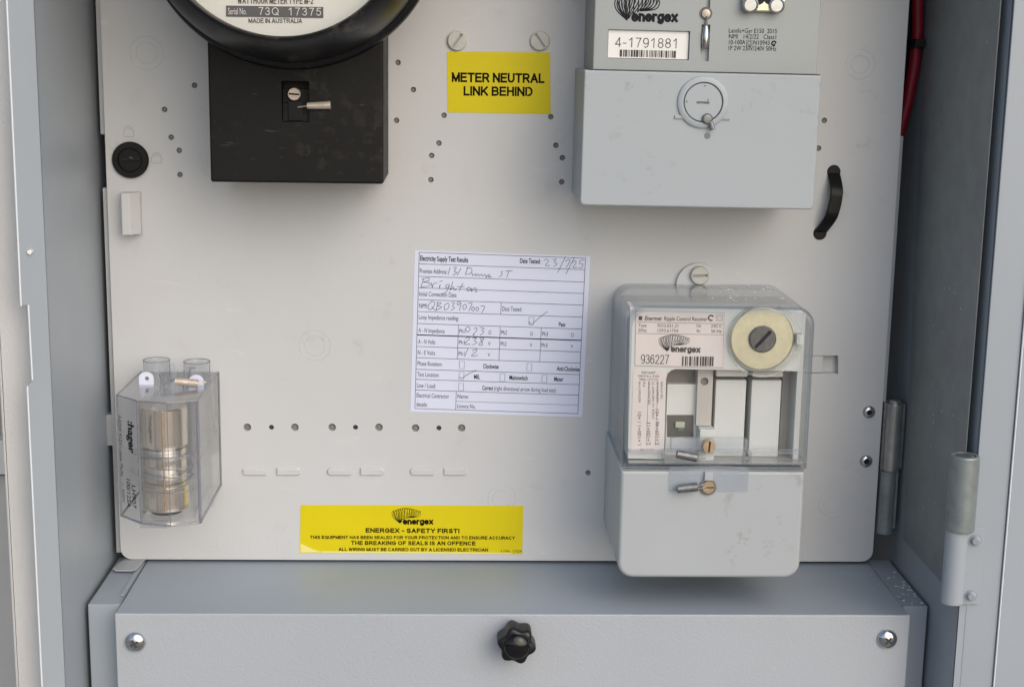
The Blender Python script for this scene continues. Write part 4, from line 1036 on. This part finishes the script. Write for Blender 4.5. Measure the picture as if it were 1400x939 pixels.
# clear cover: a moulded shell, outer and inner skin
def cout(k): return rr(RX0 + k, seam + 0.4, RX1 - k, RT - k, (0.3, 0.3, 12 - k * 0.6, 12 - k * 0.6), 10)
RF = 3.4
mb = MB(); mb.loft([(cout(0), 1), (cout(0), FD + 1.5 - RF)], cap0=False, cap1=False)
cc = obj('clear_cover', mb, M['clearside'], rv, angle=50)
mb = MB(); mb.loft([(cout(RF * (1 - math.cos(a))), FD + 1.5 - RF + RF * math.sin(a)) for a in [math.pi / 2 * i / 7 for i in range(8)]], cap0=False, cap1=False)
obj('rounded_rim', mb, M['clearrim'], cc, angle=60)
mb = MB(); mb.f.append(tuple(mb.ring(cout(RF), FD + 1.5))); obj('clear_face', mb, M['clearcover'], cc, smooth=False)
# chassis
bz0 = seam + 3
mb = MB(); mb.box(RX0 + 5, RX1 - 5, 14, 44, bz0, RT - 6); obj('chassis_back', mb, M['chassiswarm'], rv, bevel=0.5)
D = 84.0
mb = MB()
fr = [(70.53, 40.84), (179.91, 40.01), (181.12, 0.33), (101.11, 1.11), (98.34, 0.37), (96.09, -1.79), (95.28, -5.12), (95.77, -58.04), (72.20, -57.70)]
mb.plate(fr, [], 62, D); obj('front_frame', mb, M['chassis'], rv, bevel=0.6)
mb = MB()
mb.box(179.69, 183.44, 50, 80, bz0, 36.48); obj('side_rail', mb, M['chassis'], rv, bevel=0.5)
mb = MB(); mb.box(72.72, 187.65, 44, 86, bz0, -59.74); mb.box(174.88, 185.45, 44, 60, bz0, -2.78); obj('lower_ledge', mb, M['chassiswarm'], rv, bevel=0.5)
lb1 = [(74.96, 3.26), (131.40, 2.30), (130.76, 38.14), (74.74, 39.01)]
label_sheet('type_label', lb1, D + 0.05, M['pink'], rv)
lb2 = rr(74.00, -54.24, 94.60, 0.94, 1.5, 3)
label_sheet('channel_label', lb2, D + 0.05, M['pink'], rv)
mb = MB(); E_ = D + 0.42
text(mb, 'Enermet', (80.03, 32.75), (90.68, 32.61), 2.6, E_, 0.02, 0.2); text(mb, 'Ripple Control Receiver', (92.53, 32.63), (119.87, 32.56), 2.5, E_, 0.008)
mb.quad([(76.33, 32.71), (78.64, 32.73), (78.56, 35.31), (76.25, 35.29)], E_)
t_ = (122.10, 34.55); mb.stroke([(t_[0] + 1.6 * math.cos(a), t_[1] + 1.6 * math.sin(a)) for a in [0.5 + 4.9 * i / 14 for i in range(15)]], 0.9, E_)
q_ = (127.43, 34.60)
for r in (2.0, 1.1): mb.stroke([(q_[0] - r, q_[1] - r), (q_[0] + r, q_[1] - r), (q_[0] + r, q_[1] + r), (q_[0] - r, q_[1] + r)], 0.25, E_, True)
mb.stroke([(75.45, 31.53), (130.15, 30.87)], 0.22, E_); mb.stroke([(75.68, 24.27), (130.46, 23.82)], 0.22, E_)
text(mb, 'Type', (76.24, 28.50), (81.56, 28.45), 2.0, E_); text(mb, 'RO3.031.31', (88.51, 28.47), (101.49, 28.30), 2.0, E_); text(mb, 'Un', (113.07, 28.60), (115.86, 28.48), 2.0, E_); text(mb, '240 V', (122.36, 28.45), (128.87, 28.27), 2.0, E_)
text(mb, 'S/No', (76.34, 25.31), (81.67, 25.26), 2.0, E_); text(mb, '1293.61754', (88.62, 25.32), (101.60, 25.20), 2.0, E_); text(mb, 'fn', (113.20, 25.31), (115.53, 25.24), 2.0, E_); text(mb, '50 Hz', (122.49, 25.25), (129.01, 25.08), 2.0, E_)
lines(mb, 'energex', (97.43, 12.44), (116.06, 12.13), 4.0, E_, 0.25, 0.12); lines(mb, '936227', (78.64, 4.72), (96.32, 4.62), 6.0, E_, 0.085, 0.16)
a, b = (104.75, 3.51), (125.01, 9.84); barcode(mb, a[0], b[0], a[1], a[1] + 6.2, E_, 11, 30, 0.55)
mb.stroke([(74.29, 38.77), (130.31, 37.90), (130.92, 2.54), (74.95, 3.50)], 0.22, E_, True)
# channel label lettering, reading upwards
for s_, a, b, h in (('1.+100+1 / +01', (80.61, -48.43), (79.90, -26.74), 2.3), ('2.+100+13', (86.49, -48.39), (85.98, -33.43), 2.3), ('3.+109+46 / +01', (92.13, -48.36), (91.30, -24.74), 2.3),
                    ('INSTANT F+W', (79.44, -20.04), (79.01, -6.68), 1.4), ('DELAYED F+W', (85.57, -21.43), (85.07, -6.63), 1.4), ('CODE +21 INSTANT T2', (88.47, -31.01), (87.63, -6.61), 1.4), ('INSTANT F+W', (90.92, -20.43), (90.43, -6.59), 1.4), ('TSI OTHER', (93.40, -18.02), (93.00, -6.57), 1.3), ('TSI', (81.93, -10.46), (81.80, -6.65), 1.2)):
    text(mb, s_, a, b, h, E_)
text(mb, 'DISCHART', (79.31, -1.68), (88.17, -1.85), 1.5, E_); text(mb, '104/316 x 9.6%', (77.05, -3.84), (90.57, -3.97), 1.4, E_); text(mb, '500w 1317 H1', (78.05, -5.97), (89.71, -6.12), 1.4, E_); text(mb, 'AN 12105', (80.02, -52.07), (88.50, -52.26), 1.4, E_)
for xx in ((83.90, -48.41), (89.78, -48.37)): mb.stroke([xx, (xx[0] + 0.2, xx[1] + 42)], 0.18, E_)
obj('label_print', mb, M['fadeink'], rv, smooth=False, kind='stuff')
mb = MB(); logo(mb, (95.09, 12.90), 20.5, E_, 0.34); obj('emblem', mb, M['greyink'], rv, smooth=False)
# works seen below the frame
mb = MB(); mb.box(97.75, 118.17, 44, 72, bz0, -11.11); obj('relay_block', mb, M['chassis'], rv, bevel=0.6)
mb = MB(); mb.box(97.75, 118.17, 44, 66, -11.50, -2.77); obj('relay_top', mb, M['chassisback'], rv, bevel=0.6)
mb = MB(); mb.loft([([(98.88, -46.18), (116.04, -46.07), (115.45, -31.41), (98.35, -31.54)], 72), ([(98.88, -46.18), (116.04, -46.07), (115.45, -31.41), (98.35, -31.54)], 72.4)]); wn_ = obj('window', mb, M['window'], rv, smooth=False)
mb = MB(); mb.box(103.66, 109.83, 72.4, 74.5, -39.51, -35.61); obj('indicator', mb, M['led'], wn_, bevel=0.4)
mb = MB(); mb.box(103.66 + 2, 109.83 - 0.5, 72.4, 73.2, -41.46, -39.75); obj('indicator_foot', mb, M['plug'], wn_)
pc = (120.99, -8.40)
mb = MB(); ol = rr(116.64, -37.67, 126.56, 1.90, 0.6, 2); mb.plate(ol, [circ(pc, 2.6, 18)], 44, 76); obj('pillar', mb, M['chassiswarm'], rv, bevel=0.3)
mb = MB(); mb.lathe([(2.9, 74), (0, 74)], pc[0], pc[1], 18); obj('pillar_hole', mb, M['plug'], rv, smooth=False)
for a, b in (((128.75), 148.70), ((152.02), 171.53)):
    mb = MB(); mb.box(a, b, 44, 74, bz0, -7.51); obj('relay_cover', mb, M['chassis'], rv, bevel=1.0)
    mb = MB(); mb.box(a - 1, b - 0.8, 44, 80, -4.25, 2.91); obj('upper_lip', mb, M['chassiswarm'], rv, bevel=0.5)
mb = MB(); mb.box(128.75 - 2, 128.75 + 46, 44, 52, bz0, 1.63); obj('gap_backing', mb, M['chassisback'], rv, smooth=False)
mb = MB(); mb.box(118.08, 128.02, 44, 84, bz0, -38.09); obj('screw_boss', mb, M['chassis'], rv, bevel=0.8)
# clear moulded ledges at the foot of the clear cover
mb = MB()
for a, b in ((617, 1), (631, 2)):
    z = -51.35 if a == 617 else -58.60
    mb.box(RX0 + 4, RX1 - 4, 82, FD - 1, z - 0.8, z + 0.4)
mb.box(98.79, 147.37, 86, FD + 0.8, -49.84, -42.15)
for xx in (146.17, 150.40, 94.64): mb.box(xx - 0.5, xx + 0.5, 84, FD, bz0, -50.80)
obj('clear_ledge', mb, M['clearsoft'], rv, bevel=0.4)
mb = MB(); pts = []
for i in range(25):
    t = i / 24.0; xx = 67.5 + (184.0 - 67.5) * t
    pts.append((xx, LD - 0.3, seam + 0.1 + 1.3 * math.exp(-((t - 0.47) / 0.14) ** 2)))
mb.tube(pts, 0.42, 8); obj('seam_line', mb, M['plug'], rv)
mb = MB(); mb.tube([(x, FD + 1.2, z + 0.9) for x, d, z in pts], 0.35, 8); obj('cover_lip', mb, M['clearedge'], rv)
# disc under its clear collar
dc = (154.47, 22.15)
mb = MB(); mb.lathe([(20.2, 84), (20.2, 87.4), (19.4, 88), (0, 88)], dc[0], dc[1], 64); ds = obj('zinc_disc', mb, M['zincyellow'], rv)
slotted('disc_screw', dc, 8.6, 88, 2.2, 0.85, M['slotgrey'], ds, 0.13, M['lockblack'])
mb = MB(); mb.lathe([(21.4, 84), (22.0, FD + 0.5), (22.0, FD + 3.4), (23.0, FD + 3.6), (23.6, FD + 2.2), (23.8, FD + 0.8)], dc[0], dc[1], 72); obj('clear_collar', mb, M['clearcover'], rv)
mb = MB(); mb.box(175.75, 179.92, 84, FD - 1, 19.08, 25.64); obj('collar_lug', mb, M['chassis'], rv, bevel=0.4)
# seals, screws
sc1, sc2 = (122.57, -46.34), (122.62, -72.23)
slotted('brass_screw', sc1, 4.4, FD - 2, 6.0, 1.5, M['brass'], rv, 0.13, M['hole'])
mb = MB(); mb.lathe([(5.4, LD), (5.4, LD + 1.4), (4.6, LD + 1.6)], sc2[0], sc2[1], 28); obj('screw_collar', mb, M['plug'], rv)
slotted('brass_screw', sc2, 4.3, LD, 2.6, 0.02, M['brass'], rv, 0.1, M['hole'])
for p, q_ in (((101.18, -49.68), (113.79, -51.99)), ((102.51, -72.69), (115.03, -71.18))):
    mb = MB(); dd = 100.5
    mb.rod((p[0], dd, p[1]), (q_[0], dd, q_[1]), 2.6, 14, 2.9); mb.rod((q_[0], dd, q_[1]), (q_[0] + 6, dd - 1.5, q_[1] + 2), 0.45, 8); mb.rod((q_[0], dd, q_[1] - 1), (q_[0] + 6, dd - 2, q_[1] - 1), 0.45, 8)
    obj('crimp_seal', mb, M['seal'], rv)
mb = MB(); a, b = (97.44, -75.56), (148.21, -60.32)
mb.loft([(rr(a[0], a[1], b[0], b[1] + 1, 1.2, 4), LD + 0.05), (rr(a[0], a[1], b[0], b[1] + 1, 1.2, 4), LD + 0.5)]); obj('clear_tab', mb, M['clearsoft'], rv)
mb = MB(); a, b = (119.88, -67.90), (125.23, -62.09); mb.box(a[0], b[0], LD + 0.5, LD + 2.2, a[1], b[1]); obj('tab_bridge', mb, M['receiver'], rv, bevel=0.5)
# mounting ear on top with its screw
ec = (126.56, 42.61)
pts = [(ec[0] - 15, ec[1] - 3)] + [(ec[0] + 15 * math.cos(a) * -1, ec[1] + 15 * math.sin(a)) for a in [math.pi * i / 20 for i in range(21)]] + [(ec[0] + 15, ec[1] - 3)]
mb = MB(); mb.plate(pts, [], 0, 3.0)
rim = [(ec[0] - 14 * math.cos(a), ec[1] + 14 * math.sin(a)) for a in [math.pi * i / 20 for i in range(21)]]
mb2 = MB(); mb2.stroke([(x, z) for x, z in rim], 1.2, 3.3)
obj('mounting_ear', mb, M['panel'], rv, bevel=0.8)
slotted('ear_screw', (126.96, 49.47), 6.4, 3, 3.2, 0.05, M['whitescrew'], rv, 0.14, M['panelrim'])
rnd = random.Random(5); mb = MB()
for i in range(70):
    u = rnd.random() ** 0.6; xx = RX0 + 40 + (RX1 - RX0 - 50) * u
    dd = rnd.uniform(6, 70) if rnd.random() < 0.5 else rnd.uniform(4, 40)
    if xx > RX1 - 13: continue
    mb.ico(xx, dd, RT, rnd.choice((0.35, 0.5, 0.5, 0.8, 1.3)), 0.45)
obj('water_specks', mb, M['drop'], rv, kind='stuff')

# ================================================================= SERVICE FUSE
fz = thing('service_fuse', 'clear plastic service fuse holder with copper-coloured cartridge, lower left', 'fuse', (-228, 0, -104))
F0, F1, FT, FB = -254.30, -201.0, -21.5, -101.5
def fplan(k=0.0):
    return [(F0 + 1 + k, 0), (F0 + k, 70), (-238.03 + k * 0.4, 86 - k), (-218.64, 91 - k), (F1 - k, 84 - k), (F1 - k, 0)]
pl_ = fplan(0); n_ = len(pl_)
mb = MB(); a = [mb.pt(x, d, FB) for x, d in pl_]; b = [mb.pt(x, d, FT) for x, d in pl_]; mb.bridge(a, b); mb.f.append(tuple(a))
body = obj('clear_body', mb, M['clearfuse'], fz, smooth=False)
mb = MB(); a = [mb.pt(x, d, FT) for x, d in pl_]; mb.f.append(tuple(a)); obj('clear_lid', mb, M['cleartop'], body, smooth=False)
mb = MB()
for k in range(n_):
    p, q_ = pl_[k], pl_[(k + 1) % n_]
    r = 0.75
    if k in (4,): r = 0.9
    if k != 5:
        mb.rod((p[0], p[1], FT), (q_[0], q_[1], FT), 0.5, 8); mb.rod((p[0], p[1], FB), (q_[0], q_[1], FB), r, 8)
for k in (1, 2, 4, 5):
    mb.rod((pl_[k][0], pl_[k][1], FB), (pl_[k][0], pl_[k][1], FT), 1.0 if k == 4 else 0.7, 8)
mb.rod((pl_[3][0], pl_[3][1], FB), (pl_[3][0], pl_[3][1], FT), 0.28, 8)
obj('moulded_edge', mb, M['clearedge'], body, kind='stuff')
mb = MB(); dk = [(F1 - 0.5, 4, FB + 4), (F1 - 0.5, 20, FB + 22), (F1 - 0.5, 8, -45), (F1 - 0.5, 8, FT - 4)]
mb.tube([(F1 - 0.6, 12, FT - 2), (F1 - 0.6, 12, -48), (F1 - 0.6, 20, -58), (F1 - 0.6, 5, -62)], 0.35, 6)
mb.tube([(F1 - 0.6, 20, -58), (F1 - 0.6, 34, FT - 3)], 0.25, 6)
mb.tube([(F1 - 0.6, 80, -62), (F1 - 0.6, 4, -60)], 0.3, 6)
obj('side_rib', mb, M['clearedge'], body, kind='stuff')
# visible moulded edges and partitions inside the clear body
mb = MB()
px_ = -238.16
mb.box(px_ - 0.6, px_ + 0.6, 20, 84, FB + 2.4, FT - 2.4)
mb.box(-205.83, -205.83 + 1.0, 8, 82, FB + 2.4, FT - 2.4)
for z in (-59.62, -72.68):
    mb.prism([(F0 + 6, 66), (px_ + 1, 83.2), (-218.64, 87.5), (F1 - 3, 80.5), (F1 - 3, 76), (F0 + 6, 60)], z - 0.8, z + 0.8)
for z in (-58.39, -84.07):
    mb.box(F1 - 3.2, F1 - 2.6, 6, 70, z - 0.3, z + 0.3)
mb.box(F1 - 3.4, F1 - 2.4, 22, 24, FB + 3, FT - 3)
obj('inner_rib', mb, M['clearfuse'], fz, bevel=0.3)
# cartridge
fx, fd = -226.82, 60.0
zt1, zt0 = -30.44, -98.65
zm1, zm0 = -60.41, -76.52
ct_ = obj('cartridge', MB().latheZ([(0, zt0), (14.2, zt0), (15.0, zt0 + .8), (15.0, zm0 - 6), (13.6, zm0 - 5.4), (13.6, zm1 + 4.4), (15.0, zm1 + 5), (15.0, zt1 - .8), (14.2, zt1), (0, zt1)], fx, fd, 48), M['fusecopper'], fz, angle=30)
for z in (zm0 - 3.5, zm0 + 3, zm1 - 2, zm1 + 3):
    obj('cartridge_band', MB().latheZ([(13.6, z - 0.7), (14.3, z - 0.4), (14.3, z + 0.4), (13.6, z + 0.7)], fx, fd, 48), M['chrome'], ct_)
for a in (-1.45,):
    xx, yy = fx + 15.1 * math.cos(a), fd - 15.1 * math.sin(a)
    mb = MB(); mb.rod((xx, yy, zt0 + 1), (xx, yy, zt1 - 1), 0.7, 8); obj('highlight_line', mb, M['brass'], ct_)  # brass rod added for the upright highlight reflected in the metal barrel
mb = MB(); mb.latheZ([(0, zt0 - 3.0), (10, zt0 - 3.0), (11, zt0 - 0.1)], fx, fd, 32); obj('end_contact', mb, M['fuseend'], ct_)
for z in (-65.68, -81.15, -57.93, -70.91):
    mb = MB(); mb.tube([(px_ + 0.5, 82, z), (-218.64 - 4, 86.0, z - 0.3), (-218.64 + 4, 86.2, z - 0.3), (F1 - 4, 80, z + 0.6)], 0.5, 8); obj('clear_ring', mb, M['clearedge'], body)
# conduits on top
for i, (cx_, dd) in enumerate(((-239.99, 14), (-213.04, 14))):
    z0, z1 = FT, -10.29 if i == 0 else -11.08
    rt = 8.6
    mb = MB(); mb.latheZ([(rt, z0), (rt, z1 - 0.6), (rt + 0.5, z1), (rt - 0.6, z1), (rt - 1.3, z1 - 1), (rt - 1.3, z0 + 1)], cx_, dd, 36)
    et = obj('entry_tube', mb, M['clearfuse'], fz)
    mb = MB(); mb.latheZ([(rt - 0.3, z1 - 0.3), (rt + 0.45, z1 - 0.3), (rt + 0.45, z1 + 0.2), (rt - 0.3, z1 + 0.2), (rt - 0.3, z1 - 0.3)], cx_, dd, 36); mb.rod((cx_ - rt, dd, z0), (cx_ - rt, dd, z1), 0.3, 6); mb.rod((cx_ + rt, dd, z0), (cx_ + rt, dd, z1), 0.35, 6); obj('tube_lip', mb, M['clearedge'], et)
for c in ((-241.69, -18.17), (-209.27, -19.88)):
    hz = (c[0] + 0.4, c[1] + 0.8)
    ol = [(c[0] - 4.8, c[1] - 5)] + [(c[0] - 4.8 * math.cos(a), c[1] + 1.0 + 4.2 * math.sin(a)) for a in [math.pi * i / 12 for i in range(13)]] + [(c[0] + 4.8, c[1] - 5)]
    mb = MB(); mb.plate(ol, [circ(hz, 1.4, 12)], 39, 40.2); o = obj('tab', mb, M['bluewhite'], fz, bevel=0.25)
    mb = MB(); mb.lathe([(1.45, 39.3), (0, 39.3)], hz[0], hz[1], 12); obj('tab_hole', mb, M['plug'], o, smooth=False)
mb = MB(); 
for (x_, d_, w_, h_, q_) in ((-232, 30, 3, 8, 3), (-226, 34, 4, 10, 3), (-219, 28, 5, 9, 4), (-213, 36, 3, 7, 3), (-224, 48, 6, 4, 6), (-229, 22, 3, 11, 3)):
    mb.box(x_, x_ + w_, d_, d_ + q_, FT - 0.1, FT + h_)
obj('top_clips', mb, M['clearfuse'], fz, bevel=0.6)
mb = MB(); rnd = random.Random(21)
for i in range(9):
    x_, d_ = rnd.uniform(-233, -212), rnd.uniform(20, 54); h_ = rnd.uniform(1, 9)
    mb.rod((x_, d_, FT), (x_ + rnd.uniform(-2, 2), d_, FT + h_), 0.45, 6); mb.rod((x_, d_, FT + h_), (x_ + rnd.uniform(3, 6), d_, FT + h_), 0.45, 6)
obj('clip_edges', mb, M['clearedge'], fz, kind='stuff')
p, q_ = (-220.78, -16.27), (-206.20, -18.11)
mb = MB(); mb.rod((p[0], 52, p[1]), (q_[0], 50, q_[1]), 2.3, 14, 2.5); mb.rod((q_[0], 50, q_[1]), (q_[0] + 5, 48, q_[1] + 0.5), 0.5, 8); obj('crimp_seal', mb, M['sealwarm'], fz)
mb = MB(); mb.box(-240.05, -222.41, 66, 84, FB - 4.2, FB); obj('foot_clip', mb, M['clearfuse'], fz, bevel=0.8)
mb = MB(); mb.box(-208.75, -205.72, 2, 10, -115.06, FB); obj('rear_leg', mb, M['clearfuse'], fz, bevel=0.5)
# print on the angled left facet, reading downwards
A0 = (F0, 70.0); A1 = (-238.03, 86.0)
ln = math.hypot(A1[0] - A0[0], A1[1] - A0[1]); ex, ed = (A1[0] - A0[0]) / ln, (A1[1] - A0[1]) / ln
def onfacet(u, z): return (A0[0] + ex * u - ed * 0.0 + (-0.25 * ed), A0[1] + ed * u + 0.25 * ex, z)
mb = MB()
for s_, u, z0, z1, h, bo in ((':hager', 0.52, -36, -57, 6.4, 0.035), ('LH907', 0.60, -78, -93, 4.2, 0.01), ('100/125A', 0.34, -75, -94, 4.2, 0.01), ('A3204 415V~ max Ph/N', 0.06, -34, -74, 3.0, 0.0), ('~ 500V', 0.10, -79, -92, 3.0, 0.0)):
    text(mb, s_, (u * ln, z0), (u * ln, z1), h, 0, bo, pos=onfacet)
base = len(mb.v)
obj('body_print', mb, M['fuseink'], fz, smooth=False, kind='stuff')
